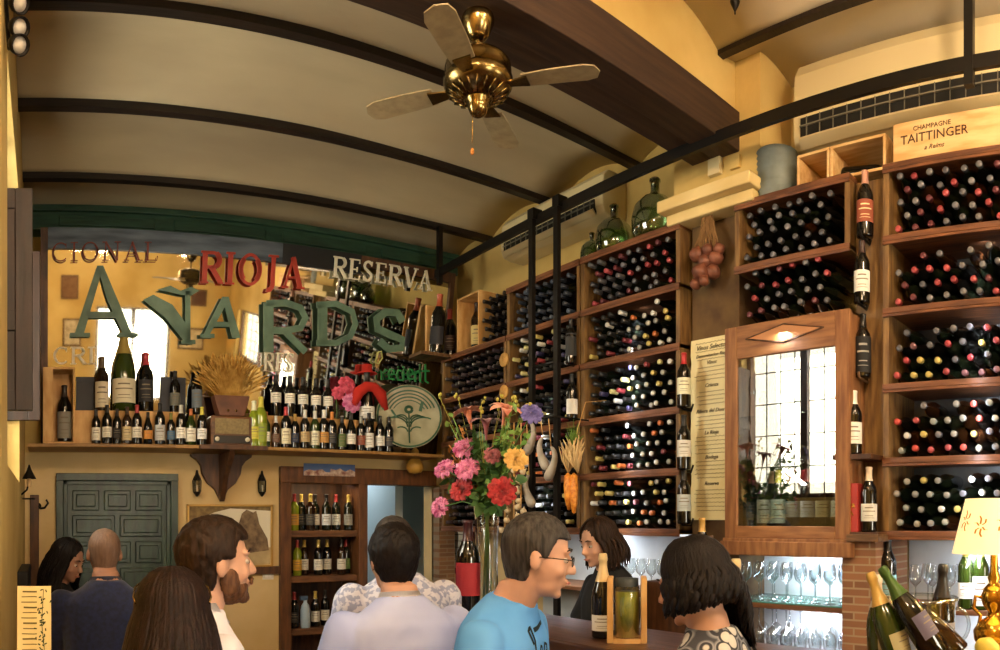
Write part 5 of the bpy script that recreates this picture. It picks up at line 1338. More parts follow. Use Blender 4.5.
flowers = [('peony', 465, 447, .062, M_pink, 'bright pink and white peony at the upper left of the bouquet', 0), ('peony', 467, 468, .062, M_pink, 'pink peony directly below the upper one', -.04),
 ('peony', 444, 468, .058, M_pink, 'deep pink peony at the far left of the bouquet', .03), ('peony', 439, 507, .055, M_pink, 'low drooping pink peony lower left of the bouquet', 0),
 ('rose', 461, 489, .07, M_redp, 'large red rose at the left of the vase mouth', -.05), ('rose', 502, 491, .075, M_redp, 'large red rose at the right of the vase mouth', -.06),
 ('rose', 516, 459, .062, M_yel, 'apricot yellow rose on the right of the bouquet', -.02), ('hydrangea', 532, 413, .05, M_vio, 'violet flower at the upper right of the bouquet', 0), ('rose', 493, 455, .05, M_mauve, 'dusky mauve rose at the heart of the bouquet', -.02)]
random.seed(5)
for k, (nm, px, py, s, m, tx, dx) in enumerate(flowers):
    q = FP(px, py, dx); up = (q-stemtop).normalized()*.5+Vector((-.5, -.7, .1)); b = new()
    bloom(b, q, s, 6 if nm == 'peony' else 5, 6 if nm != 'hydrangea' else 7, seed=k, up=up, ruffle=.7 if nm == 'peony' else .3, opening=1.15 if nm != 'rose' else .8)
    f = obj(nm, b, m, norm=False); tag(f, tx, 'flower', 'flowers in the vase on the bar'); stem(q-up.normalized()*.01, parent=f)
for k, (px, py, tx) in enumerate([(468, 411, 'coral lily trumpet at the top left of the bouquet'), (486, 420, 'dusky coral lily trumpet in the top middle'), (506, 408, 'small coral lily at the top right of the bouquet')]):
    q = FP(px, py); d = (q-stemtop).normalized(); b = new(); qq = axis_q(d)
    lathe(b, [(.004, -.09), (.008, -.05), (.014, -.02), (.022, 0)], 12, q, axis=d)
    for i in range(6):
        a = i*pi/3; rows = []
        for u in range(5):
            t = u/4; w = .022*sin(pi*(.25+.7*t)); rho = .02+.062*t; z = .03*t-.03*t*t*1.4
            rows.append([b.verts.new(q+qq @ Vector((rho*cos(a)-v*w*sin(a), rho*sin(a)+v*w*cos(a), z+abs(v)*.004))) for v in (-1, 0, 1)])
        for A, B in zip(rows, rows[1:]):
            for v in range(2): fc_ = b.faces.new((A[v], A[v+1], B[v+1], B[v])); fc_.smooth = True
    f = obj('lily', b, M_cor if k != 1 else M_mauve, norm=False); tag(f, tx, 'flower', 'flowers in the vase on the bar'); stem(q-d*.09, parent=f)
def leafy(tx, pts, m, size, n, seed, cat='foliage'):
    rr = random.Random(seed); b = new(); 
    for (px, py, dx) in pts:
        e = FP(px, py, dx); base = stemtop; tube(b, [base, (base+e)/2+Vector((0, 0, .02)), e], .0025, 5)
        for i in range(n):
            t = .25+.75*(i+rr.random())/n; p = base+(e-base)*t; d = Vector((rr.gauss(0, .7), rr.gauss(0, .7), rr.gauss(.2, .6))).normalized(); s = Vector((rr.gauss(0, 1), rr.gauss(0, 1), rr.gauss(0, 1))).cross(d).normalized(); L = size*rr.uniform(.7, 1.2)
            vs_ = [b.verts.new(p+d*L*u+s*L*.32*v-Vector((0, 0, L*.25*u*u))) for u, v in ((0, 0), (.35, 1), (.75, .75), (1, 0), (.75, -.75), (.35, -1))]; b.faces.new(vs_)
    return tag(obj('foliage', b, m, norm=False), tx, cat, kind='stuff')
leafy('dark green leaves filling the middle of the bouquet', [(470, 480, 0), (485, 465, .02), (500, 470, 0), (478, 500, -.03), (495, 505, -.03), (480, 440, .04), (505, 440, .03), (473, 425, .02), (515, 480, 0), (450, 480, .02)], M_leaf, .06, 26, 3)
leafy('lighter green feathery leaves at the right of the bouquet', [(510, 430, 0), (520, 420, 0), (530, 430, .02), (503, 425, 0), (522, 445, 0), (514, 402, 0)], M_leaf2, .038, 30, 4)
leafy('pale round leaves at the upper left of the bouquet', [(449, 422, 0), (456, 428, 0), (452, 415, 0)], mat('fresh_round_leaf', '7aa050', .5), .05, 5, 6)
leafy('rusty golden filler sprigs left of the peonies', [(449, 445, 0), (455, 438, 0), (452, 455, .02), (459, 425, 0)], mat('rusty_sprig', '9a5a24', .7, col2='c98c48', scale=20), .028, 14, 7)
b = new(); rr = random.Random(31)
for k in range(9):
    e = FP(rr.uniform(438, 535), rr.uniform(394, 414)); tube(b, [stemtop+(e-stemtop)*.3, stemtop+(e-stemtop)*.7+Vector((0, rr.uniform(-.03, .03), 0)), e], .0015, 4)
    for i in range(3): ell(b, e+Vector((rr.gauss(0, .01), rr.gauss(0, .01), rr.gauss(0, .01))), (.007, .007, .009), 6, 5)
tag(obj('bud_sprays', b, mat('yellow_bud', 'a8a044', .6), norm=False), 'fine stems tipped with small yellow-green buds above the bouquet', 'sprigs', kind='stuff')
# big bottle with the red label
q = Vector((1.84, 1.84/tan(th(468)), BT)); 
bottle('magnum_bottle', 'big black bottle with a red label standing left of the flower vase', q, scale=1.5, cap='3c1a1c', lab='a02c38', marks=False, face=(0, 0), glass=M_bblack, lz=(.07, .17))
q = Vector((1.93, 1.93/tan(th(603)), BT)); bottle('champagne_bottle', 'champagne bottle with gold foil between the man in blue and the jar', q, shape='champagne', cap='c9b080', lab='d8d8d0', face=(0, 0), glass=M_bblack, lz=(.03, .09))
q = Vector((1.95, 1.95/tan(th(736)), BT)); bottle('champagne_bottle', 'champagne bottle with gold foil just right of the floral-topped woman', q, shape='champagne', cap='d0bc8c', lab='d8d8d0', face=(0, 0), glass=M_bblack, lz=(.03, .09))
# jar in wooden box
q = Vector((1.93, 1.93/tan(th(627)), BT)); jb = thing('jar_stand', 'wooden stand with two pale posts holding a jar of green olives oil', 'stand', q)
d = Vector((q.y, -q.x, 0)).normalized(); 
for s in (-1, 1):
    b = new(); obox(b, q+d*s*.062+Vector((0, 0, .12)), d, Vector((-d.y, d.x, 0)), (0, 0, 1), (.011, .05, .12)); obj('post', b, M_pine, jb, .003)
b = new(); obox(b, q+Vector((0, 0, .008)), d, Vector((-d.y, d.x, 0)), (0, 0, 1), (.05, .05, .008)); obj('base_board', b, M_pine, jb)
jar = thing('pickle_jar', 'square glass jar of yellow-green peppers held in the wooden stand', 'jar', q+Vector((0, 0, .017)))
b = new(); lathe(b, [(0, .017), (.046, .017), (.046, .19), (.04, .205), (.04, .215)], 20, q); obj('jar_glass', b, M_drink, jar)
b = new(); lathe(b, [(0, .02), (.044, .02), (.044, .185), (0, .185)], 20, q); obj('pickles', b, mat('pickle_green', '6f7a1c', .35, col2='a8a63c', scale=26, stretch=(1,1,.4), lo=.42, hi=.58), jar)
b = new(); lathe(b, [(.043, .205), (.043, .235), (0, .238)], 20, q); obj('lid', b, mat('jar_lid', '2c3436', .4), jar)
# garlic, calabash and dried maize hanging at the ladder rack's foot
def hang(name, label, cat, top, parts, cordm=M_iron):
    t = thing(name, label, cat, top); return t
M_garlic = mat('garlic_skin', 'd8ccb0', .6, col2='b8a078', scale=20)
for k, (px, py0, py1) in enumerate([(514, 470, 590), (505, 480, 560), (521, 462, 540)]):
    tp = onX(px, py0-8, 2.78); g = thing('garlic_string', ['long string of pale garlic heads hanging right of the vase', 'shorter garlic string nearest the vase', 'garlic string closest to the ladder rod'][k], 'garlic', tp, group='garlic strings by the ladder')
    b = new(); bt = onX(px, py1, 2.78); tube(b, [Vector((tp.x, tp.y, Z(.62))), bt], .004, 6); obj('string', b, M_pine, g)
    rr = random.Random(k+40); n = int((py1-py0)/9)
    for i in range(n):
        c = onX(px+rr.uniform(-4, 4), py0+(py1-py0)*i/n, 2.77+rr.uniform(-.03, .03)); s = .022; b = new()
        lathe(b, [(0, -.8*s), (.7*s, -.7*s), (1*s, -.1*s), (.7*s, .5*s), (.2*s, .9*s), (.1*s, 1.5*s)], 10, c, axis=(rr.uniform(-1, 1), rr.uniform(-1, 1), 1)); obj('garlic_head', b, M_garlic, g)
M_cal = mat('white_gourd_skin', 'b4aca0', .45, col2='8f887e', scale=6)
for k, (px, py, ang, tx) in enumerate([(530, 425, -.15, 'pale crooked gourd hanging left of the front ladder rod'), (543, 440, .2, 'pale curled gourd hanging between the two ladder rods'), (551, 450, .1, 'second pale gourd between the ladder rods'), (529, 478, -.1, 'lower pale gourd by the garlic strings')]):
    q = onX(px, py, 2.83); t = thing('hanging_gourd', tx, 'gourd', q, group='pale gourds by the ladder')
    b = new(); P_ = []
    for i in range(12):
        u = i/11; P_.append(q+Vector((0, (1 if k % 2 else -1)*.036*sin(u*4.6), .02-.115*u-.05*(1-cos(u*3.1))*.9)))
    tube(b, P_, [.006, .011, .014, .016, .018, .02, .022, .026, .03, .031, .026, .01], 12); obj('gourd_body', b, M_cal, t)
    b = new(); tube(b, [q+Vector((0, 0, .02)), Vector((q.x-.02, q.y, Z(.62)))], .003, 5); obj('string', b, M_pine, t)
hb = thing('hanging_bar', 'thin black bar in front of the ladder rack from which garlic and gourds hang', 'bar', (2.8, 3.5, Z(.62)))
b = new(); tube(b, [(2.8, 3.25, Z(.62)), (2.8, 3.95, Z(.62))], .006, 8); obj('bar_rod', b, M_iron, hb)
for y in (3.27, 3.93): b = new(); tube(b, [(2.8, y, Z(.62)), (3.08, y, Z(.62))], .006, 8); obj('arm', b, M_iron, hb)
q = onX(573, 452, 2.8); dm = thing('dried_maize_bunch', 'bunch of dried maize cobs with papery husks hanging right of the ladder', 'maize', q)
rr = random.Random(77); M_husk = mat('maize_husk', 'b89a68', .85, col2='d8bd8c', scale=12, stretch=(1,1,.2)); M_cob = mat('maize_kernels', 'b8641c', .4, col2='e09a38', scale=60)
b = new()
for i in range(34):
    s = rr.choice((-1, 1)); e = q+Vector((rr.uniform(-.06, .06), rr.uniform(-.10, .10), rr.uniform(.02, .09))); st_ = q+Vector((0, s*.04, -.12))
    d = (e-st_); m1 = st_+d*.5+Vector((rr.uniform(-.02, .02), 0, 0)); wv = Vector((0, .012, 0)) if rr.random() < .5 else Vector((.012, 0, 0))
    tube(b, [st_, m1, e], [.006, .014, .003], 6, flat=.3)
obj('husks', b, M_husk, dm)
b = new()
for i in range(60): e = q+Vector((rr.gauss(0, .02), rr.gauss(0, .03), .09+abs(rr.gauss(0, .035)))); tube(b, [q+Vector((0, 0, .04)), e], [.003, .0015], 4)
obj('green_tuft', b, mat('green_tuft', '5c7a2c', .8), dm)
for k, (dy, L) in enumerate(((.035, .22), (-.03, .24), (.0, .2))):
    c = q+Vector((-.02*k, dy, -.12)); b = new(); lathe(b, [(0, 0), (.02, -.02), (.024, -.08), (.021, -L*.75), (.01, -L*.97), (0, -L)], 14, c)
    for v in b.verts:
        dd = v.co-c; a = math.atan2(dd.y, dd.x); kk = 1+.09*cos(a*10)*cos(dd.z*420); v.co = c+Vector((dd.x*kk, dd.y*kk, dd.z))
    obj('cob', b, M_cob, dm)
b = new(); tube(b, [q+Vector((0, 0, .04)), q+Vector((.1, .0, .3)), q+Vector((.27, 0, .33))], .003, 5); obj('string', b, M_pine, dm)
# bottle display bowl
q = Vector((2.02, 2.02/tan(th(915)), BT)); bk = thing('bottle_bucket', 'clear open ice bucket packed with tilted champagne bottles on the bar', 'ice bucket', q)
b = new(); lathe(b, [(0, .008), (.085, .008), (.09, 0), (.094, .006), (.115, .12), (.128, .21), (.132, .215), (.128, .218)], 32, q); obj('bucket_body', b, M_drink, bk)
b = new(); lathe(b, [(.129, .208), (.133, .21), (.133, .218), (.129, .22)], 32, q); obj('rim', b, M_pane, bk)
b = new()
for s in (-1, 1):
    P_ = [q+Vector((.03*sin(t), s*(.13+.03*sin(t)), .14+.05*cos(t))) for t in [i*pi/8 for i in range(9)]]
    tube(b, P_, .006, 8); obj('handle', b, M_drink, bk); b = new()
b.free()
def dirq(d):   # rotation taking the bottle's +Z to d
    return Vector((0, 0, 1)).rotation_difference(Vector(d).normalized()).to_euler()
tv = Vector((cos(th(915)), -sin(th(915)), 0)); fw = Vector((sin(th(915)), cos(th(915)), 0))   # screen-right and away
def bb_(label, px, py, r, d, **k):
    c = W(px, py, r); d = (tv*d[0]+fw*d[1]+Vector((0, 0, d[2]))).normalized(); c = c-d*.1*k.get('scale', 1)
    return bottle('champagne_bottle', label, c, rot=dirq(d), shape='champagne', group='bottles packed in the ice bucket', **k)
bb_('green champagne bottle with gold foil leaning left in the bucket', 893, 640, 2.02, (-.35, .1, 1), glass=M_champ, cap='c8a85c', lab='a8a078', lz=(.05, .12), scale=.9)
bb_('bottle with violet label lying neck-up-left across the bucket', 920, 628, 2.0, (-.55, .1, .85), glass=M_bblack, cap='3a5a24', lab='5a5468', lz=(.06, .14), scale=.9)
bb_('dark bottle with a red capsule tilting left in the bucket', 938, 632, 2.08, (-.7, .2, .7), glass=M_bbrown, cap='a82c34', lab=None, scale=.88)
bb_('black-foiled bottle standing upright at the right of the bucket', 941, 632, 2.12, (.03, 0, 1), glass=M_bblack, cap='1c1c20', lab='9a9aa0', scale=.9)
bb_('pale gold-foiled bottle upright at the back left of the bucket', 880, 642, 2.14, (-.05, .1, 1), glass=M_champ, cap='d8ccb4', lab='b8b090', scale=.9)
# table lamp
q = Vector((2.06, 2.06/tan(th(994)), BT)); lr = math.hypot(q.x, q.y)
def lz_(y): return EYE+(Y0-y)/F*lr
lp = thing('table_lamp', 'polished gold table lamp with a lit cream floral shade at the right edge', 'lamp', q)
b = new(); zb0 = BT; hh = lz_(553)-BT
lathe(b, [(0, 0), (.062, 0), (.066, .012), (.05, .03), (.03, .045), (.024, .055), (.045, .075), (.06, .1), (.062, .125), (.045, .15), (.022, .165), (.018, .18), (.034, .2), (.04, .225), (.03, .25), (.014, .265), (.02, .28), (.012, .3), (.012, hh+.01)], 28, q); obj('lamp_base', b, M_gold, lp)
b = new()
for s in (-1, 1): tube(b, [q+Vector((0, 0, .19))+tv*s*t_x+Vector((0, 0, t_z)) for t_x, t_z in ((.03, .03), (.055, .035), (.06, .0), (.04, -.02), (.045, -.05), (.055, -.07))], .006, 8)
obj('scroll_handles', b, M_gold, lp)
M_shade = bpy.data.materials.new('lit_lamp_shade'); M_shade.use_nodes = True
nt = M_shade.node_tree; pb = nt.nodes['Principled BSDF']; pb.inputs['Base Color'].default_value = lin('f0e4bc'); pb.inputs['Roughness'].default_value = .9
pb.inputs['Emission Color'].default_value = lin('ffe9a8'); pb.inputs['Emission Strength'].default_value = .45
z0s, z1s = lz_(553), lz_(499)
b = new(); lathe(b, [(.125, z0s), (.085, z1s)], 36, (q.x, q.y, 0)); lathe(b, [(.122, z0s), (.082, z1s)], 36, (q.x, q.y, 0)); o = obj('lamp_shade', b, M_shade, lp)
b = new()
def SP(u, v): 
    r = .126-.04*v; a = math.atan2(-q.y, -q.x) - u/.11
    return Vector((q.x+r*cos(a), q.y+r*sin(a), z0s+(z1s-z0s)*v))
for cx_, cy_ in ((-.03, .55), (.04, .5), (.1, .6), (-.1, .5)):
    for i in range(6):
        a = i*pi/3+.3; stroke(b, [(cx_+.006*cos(a), cy_+.04*sin(a)), (cx_+.016*cos(a+.25), cy_+.13*sin(a+.25)), (cx_+.022*cos(a), cy_+.19*sin(a))], .006, lambda u, v: SP(u, v), (0, 0, 0))
obj('floral_pattern', b, mat('shade_flower', 'c08a2c', .9), lp, norm=False)
b = new(); lathe(b, [(.02, 0), (.028, .03), (.02, .06), (0, .07)], 14, (q.x, q.y, z0s+.02)); obj('bulb', b, mat('lit_bulb', 'fff0d0', .5, emit='ffe2a0', es=12), lp)
point('table_lamp_light', (q.x, q.y, z0s+.06), 4, 'ffd08a', .03)
# lemons in a bowl by the lamp
bq = Vector((1.9, .5, BT)); bo = thing('fruit_bowl', 'shallow pale bowl on the bar before the lamp', 'bowl', bq)
b = new(); lathe(b, [(0, .004), (.05, 0), (.055, .006), (.1, .035), (.115, .05), (.112, .054), (.09, .038), (0, .014)], 28, bq); obj('bowl_body', b, labm('d8d0b8'), bo)
M_lem = mat('lemon_skin', 'b8a83c', .45, col2='d8c85c', scale=12, bump=.15)
for k, (dx, dy, dz) in enumerate(((-.05, .03, .055), (.03, .05, .055), (-.01, -.04, .055), (.05, -.02, .06), (0, .01, .1))):
    b = new(); c = bq+Vector((dx, dy, dz)); lathe(b, [(0, -.044), (.008, -.04), (.022, -.028), (.031, 0), (.022, .028), (.008, .04), (0, .044)], 16, c, axis=(1, .6*k-1, .2)); tag(obj('lemon', b, M_lem), 'pale lemon in the bowl by the lamp, %s' % ['left rear', 'right rear', 'left front', 'right front', 'topmost'][k], 'lemon', 'lemons in the bowl')
q = W(957, 622, 2.25); b = new(); lathe(b, [(0, 0), (.013, 0), (.013, .05), (.01, .055), (0, .055)], 14, (q.x, q.y, BT)); 
t = obj('spice_shaker', b, mat('shaker_red', '9a3c24', .4)); tag(t, 'small red shaker standing between bucket and lamp', 'shaker')
# menu stand on a small high table at the left
tb = thing('high_table', 'small round dark high table at the left edge', 'table', (-.16, 2.04, 0))
b = new(); lathe(b, [(0, Z(-.46)), (.27, Z(-.46)), (.28, Z(-.475)), (.27, Z(-.49)), (0, Z(-.49))], 36, (-.16, 2.04, 0)); obj('table_top', b, M_darkwood, tb)
b = new(); lathe(b, [(0, 0), (.2, 0), (.2, .02), (.03, .05), (.025, Z(-.49)), (0, Z(-.49))], 24, (-.16, 2.04, 0)); obj('pedestal', b, M_iron, tb)
a, c = W(17, 587, 2.1), W(52, 587, 2.1); zc0 = Z(-.459)
mc = thing('menu_card', 'upright cream menu card with olive-sprig decoration at the lower left', 'menu', ((a.x+c.x)/2, a.y, zc0))
d = (Vector((c.x, c.y, 0))-Vector((a.x, a.y, 0))).normalized(); nn = Vector((-d.y, d.x, 0))
for k, s in enumerate((0, 1)):
    b = new(); bse = Vector((a.x, a.y, 0)); v4 = []
    p0, p1 = bse+nn*(s*.06)*1, bse+d*.1+nn*(s*.06); t0, t1 = bse+nn*(.03-.0+(.002 if s else -.002)), bse+d*.1+nn*(.03+(.002 if s else -.002))
    A = [Vector((p0.x, p0.y, zc0)), Vector((p1.x, p1.y, zc0)), Vector((t1.x, t1.y, a.z)), Vector((t0.x, t0.y, a.z))]
    prism(b, A, nn*.0015); obj('card_panel', b, M_paper if False else mat('menu_card_paper', 'd8c07c', .8, col2='e4d095', scale=5), mc)
nrm = (A[1]-A[0]).cross(A[3]-A[0]).normalized()
b = new(); bb2 = new(); base = Vector((a.x, a.y, zc0)); upv = Vector((t0.x-.0, t0.y-.004, a.z))-base; 
upv = Vector((a.x, a.y, a.z))+nn*.028-base; H_ = upv.length; upn = upv.normalized(); off = -nn*.002+Vector((0, 0, 0))
rr = random.Random(9)
def CP(u, v): return base+d*u+upn*v+off
i = 0
for k in range(15):
    v = H_*(.94-.058*k)
    stroke(b, [(.012+rr.uniform(0, .008), v), (.05, v+rr.uniform(-.001, .001)), (.058, v)], .0026 if k % 3 else .0045, CP, nn*.0008)
obj('printed_lines', b, mat('menu_olive_ink', '6a5a2c', .8), mc)
for k in range(60):
    u = .075+rr.gauss(0, .009); v = H_*rr.uniform(.04, .96); a_ = rr.uniform(0, pi); stroke(bb2, [(u-.004*cos(a_), v-.004*sin(a_)), (u, v+.0005), (u+.004*cos(a_), v+.004*sin(a_))], .0035, CP, nn*.0008)
stroke(bb2, [(.07, 0.01), (.08, H_*.3), (.072, H_*.6), (.078, H_*.97)], .0018, CP, nn*.0008)
obj('printed_sprigs', bb2, mat('menu_olive_green', '3c4420', .8), mc)
# dark decanter and bottles on the counter behind the menu board's foot
q = onX(703, 555, 2.9)
bottle('standing_bottle', 'dark bottle with an upturned golden stopper in front of the menu foot', (2.9, onX(702, 540, 2.9).y, Z(-.32)), scale=1.1, cap='b8924c', lab='3c4a50', face=(0, 0), glass=M_bblack)
bottle('standing_bottle', 'brown bottle with an amber sheen right of the dark stoppered one', (2.95, onX(711, 540, 2.95).y, Z(-.32)), scale=.8, cap='5a3a1c', lab='6a4a24', face=(0, 0), glass=M_bbrown)
bx('back_counter', (2.8, 2.18, 0), (3.05, 2.56, Z(-.32)), M_darkwood, bevel=.006); tag(bpy.data.objects['back_counter'], 'dark wooden stand below the menu board carrying two bottles', 'counter')
# ------------------------------------------------------------- people
def cone(bm, p1, p2, r1, r2, n=14):
    p1, p2 = Vector(p1), Vector(p2); ell(bm, p1, (r1,)*3, n, 8); ell(bm, p2, (r2,)*3, n, 8)
    tube(bm, [p1, p2], [r1, r2], n)
def chain(bm, pts, rs, n=14):
    for a, c, r, s in zip(pts, pts[1:], rs, rs[1:]): cone(bm, a, c, r, s, n)
def remesh(bm, voxel, smooth=3, fold=None):
    me = bpy.data.meshes.new('tmp'); bmesh.ops.recalc_face_normals(bm, faces=bm.faces[:]); bm.to_mesh(me); bm.free()
    o = bpy.data.objects.new('tmp', me); COL.objects.link(o)
    m = o.modifiers.new('r', 'REMESH'); m.mode = 'VOXEL'; m.voxel_size = voxel; m.use_smooth_shade = True
    dg = bpy.context.evaluated_depsgraph_get(); dg.update()
    out = bpy.data.meshes.new_from_object(o.evaluated_get(dg))
    bpy.data.objects.remove(o); bpy.data.meshes.remove(me)
    b = new(); b.from_mesh(out); bpy.data.meshes.remove(out)
    for _ in range(smooth): bmesh.ops.smooth_vert(b, verts=b.verts, factor=.5, use_axis_x=True, use_axis_y=True, use_axis_z=True)
    if fold:
        amp, sc, st = fold; b.normal_update()
        mv = []
        for v in b.verts:
            p = v.co; q = Vector((p.x*sc, p.y*sc, p.z*sc*st)); w = noise.noise(q + noise.noise_vector(q*.5)*1.2)
            w = (1-abs(w)*2.4)*.6 + .4*noise.noise(q*2.3+Vector((5, 1, 2)))
            mv.append(v.normal*w*amp)
        for v, d in zip(b.verts, mv): v.co += d
    for f in b.faces: f.smooth = True
    return b
def ring_loft(bm, rings, n=20):
    """rings: (centre, rx, ry, matrix) -> closed skin; superellipse section"""
    R_ = []
    for c, rx, ry, M in rings:
        row = []
        for i in range(n):
            a = 2*pi*i/n; ca, sa = cos(a), sin(a)
            x = math.copysign(abs(ca)**.8, ca)*rx; y = math.copysign(abs(sa)**.9, sa)*ry
            row.append(bm.verts.new(c + M @ Vector((x, y, 0))))
        R_.append(row)
    for A, B in zip(R_, R_[1:]):
        for i in range(n): bm.faces.new((A[i], A[(i+1) % n], B[(i+1) % n], B[i]))
    bm.faces.new(R_[0][::-1]); bm.faces.new(R_[-1])
SKIN = mat('skin_light', 'b98e78', .5, col2='c89c84', scale=9); SKIN.node_tree.nodes['Principled BSDF'].inputs['Subsurface Weight'].default_value = .0
SKIN2 = mat('skin_tan', '9a705a', .5, col2='a87e66', scale=9)
def hairmat(n, c, c2): return mat(n, c, .5, spec=.22, col2=c2, scale=30, stretch=(3, 3, .35), bump=.35, bscale=60)
H_dark = hairmat('dark_brown_hair', '0a0706', '181110'); H_brown = hairmat('brown_hair', '1c120c', '332318'); H_grey = hairmat('greying_hair', '24211f', '46423f'); H_long = hairmat('chestnut_hair', '120b0a', '2a1b17'); H_shave = hairmat('shaved_hair', '6a5448', '7e6656')
M_eye = mat('shaded_eye_white', 'b8aca0', .3); M_iris = mat('eye_dark', '2a1c14', .2)  # eye whites darkened, shade of the lids put into the colour
M_lip = mat('lip_skin', 'a86a5c', .5); M_trs = mat('dark_trousers', '1c1f28', .9, col2='262a36', scale=40)

def person(label, px, top, r, face, s=1.0, stand=False, lean=.1, htilt=0, hturn=0, hroll=0, shirt=None, shirt_name='shirt', sleeve='long', arms=None, skin=SKIN, hair=None, beard=None, build=1.0, voxel=.009, fat=0, collar=None, cutneck=.59, jacket=False, female=False):
    """pelvis-rooted figure; top = row of the crown; face = world azimuth vector of the chest"""
    ztop = EYE+(Y0-top)/F*r
    ang = math.atan2(face[1], face[0]) - pi/2
    HG = .905 if not stand else 1.70/1*.0+.905
    # crown height above the pelvis after leaning
    Lm = Matrix.Rotation(-lean, 3, 'X')
    def T(p): return Lm @ Vector(p)
    headc = T((0, .012, .66)); headc = headc + Vector((0, .035+lean*.04, .052))
    crown = headc.z+.125
    pz = ztop/s - crown      # pelvis height (unscaled)
    hx = W(px, 0, r); off = Matrix.Rotation(ang, 3, 'Z') @ Vector((headc.x, headc.y, 0))*s
    root = thing('person', label, 'person', (hx.x-off.x, hx.y-off.y, 0), ang); root.scale = (s, s, s)
    def L(p): return Vector((p[0], p[1], p[2]+pz))
    w = .93 if female else 1.0
    prof = [(-.13,.10,.08,0), (-.08,.16,.12,0), (0,.172,.128,0), (.10,.158,.118,.0), (.2,.148*w,.108,.005), (.32,.162*w,.118+(.022 if female else 0),.01), (.42,.172*w,.118+(.01 if female else 0),.0), (.485,.172*w,.1,-.01), (.525,.135*w,.082,-.015), (.555,.088,.068,-.015), (.585,.060,.058,-.008), (.63,.054,.054,.0)]
    def torso(bm, inf=0, zmax=.63, zmin=-.13, k=1.0):
        rings = []
        for z, rx, ry, yo in prof:
            if z > zmax+1e-6 or z < zmin-1e-6: continue
            g = fat*max(0, 1-abs(z-.12)/.25)
            t_ = min(1, max(0, z/.15)) if True else 1
            M = Matrix.Rotation(-lean*t_, 3, 'X')
            rings.append((L(M @ Vector((0, yo+g*.5, z))), rx*build*(k if z < .5 else 1)+inf, ry*build+inf+g, M))
        ring_loft(bm, rings)
        return rings
    # head frame
    hM = Matrix.Rotation(hturn, 3, 'Z') @ Matrix.Rotation(-htilt, 3, 'X') @ Matrix.Rotation(hroll, 3, 'Y'); hq = hM.to_quaternion()
    HC = L(headc)
    def hp(x, y, z): return HC + hM @ Vector((x, y, z))
    neckb = L(T((0, 0, .55)))
    S = [L(T((sx*.178*w*build, -.005, .475))) for sx in (-1, 1)]
    if arms is None: arms = [((-.26, .10, .24), (-.15, .33, .22)), ((.26, .10, .24), (.15, .33, .22))]
    arms = [(L(e), L(h)) for e, h in arms]
    b = new(); torso(b)
    chain(b, [neckb, hp(0, -.02, -.06)], [.058, .056])
    ell(b, hp(0, -.012, .035), (.077, .096, .088), 20, 14, hq)
    ell(b, hp(0, .022, -.015), (.066, .070, .088), 18, 12, hq)
    ell(b, hp(0, .03, -.068), (.053, .052, .045), 16, 10, hq)
    ell(b, hp(0, .068, -.098), (.022, .018, .016), 12, 8, hq)
    cone(b, hp(0, .086, .014), hp(0, .108, -.026), .008, .0125, 10)
    for sx in (-1, 1):
        ell(b, hp(sx*.011, .098, -.032), (.008, .009, .007), 8, 6, hq)
        ell(b, hp(sx*.036, .06, -.03), (.024, .024, .024), 12, 8, hq)
        ell(b, hp(sx*.03, .078, .028), (.022, .013, .008), 10, 6, hq)
        q2 = hq @ Matrix.Rotation(sx*.35, 3, 'Z').to_quaternion()
        ell(b, hp(sx*.079, -.008, -.008), (.009, .02, .031), 12, 8, q2)
    ell(b, hp(0, .090, -.058), (.023, .010, .006), 12, 6, hq); ell(b, hp(0, .087, -.069), (.020, .010, .0065), 12, 6, hq)
    fv = voxel
    for i, (e, h) in enumerate(arms):
        chain(b, [S[i], S[i]+(e-S[i])*.5, e, e+(h-e)*.45, h], [.052*build, .045*build, .037, .036, .026])
        d = (h-e).normalized(); sd = d.cross(Vector((0, 0, 1))).normalized(); up = sd.cross(d).normalized()
        if i == 0: inner = sd
        else: inner = -sd
        ell(b, h+d*.05, (.040, .05, .016), 14, 8, Matrix((sd, d, up)).transposed().to_quaternion())
        for j, (o_, Ln) in enumerate(((-.030, .07), (-.010, .078), (.010, .073), (.029, .058))):
            p0 = h+d*.085+inner*(-o_); p1 = p0+d*Ln*.5-up*.012; p2 = p1+d*Ln*.35-up*Ln*.35
            chain(b, [h+d*.05+inner*(-o_), p0, p1, p2], [.011, .0098, .009, .008], 8)
        p0 = h+d*.03+inner*.03; chain(b, [h+d*.02+inner*.015, p0+d*.02+inner*.012, p0+d*.055+inner*.016-up*.012], [.015, .012, .0095], 8)
    if stand: legs = [[L((sx*.09, 0, -.04)), L((sx*.1, .02, -.44)), L((sx*.1, -.01, -.03)-Vector((0, 0, 0)) if False else (sx*.1, -.01, -pz+.09))] for sx in (-1, 1)]
    else: legs = [[L((sx*.09, .02, -.03)), L((sx*.13, .40, -.05)), L((sx*.13, .34, -.44))] for sx in (-1, 1)]
    for (h_, k_, a_) in legs:
        chain(b, [h_, k_, a_], [.085, .055, .038]); chain(b, [a_+Vector((0, -.03, -.04)), a_+Vector((0, .06, -.06)), a_+Vector((0, .16, -.065))], [.035, .034, .028])
    b = remesh(b, voxel, 2); body = obj('body', b, skin, root, local=True)
    for sx in (-1, 1):
        b = new(); ell(b, hp(sx*.031, .0745, .003), (.012, .0118, .0085), 12, 8, hq); ey = obj('eye', b, M_eye, root, local=True)
        b = new(); ell(b, hp(sx*.031, .0815, .002), (.0062, .0062, .0062), 10, 6, hq); obj('iris', b, M_iris, ey, local=True)
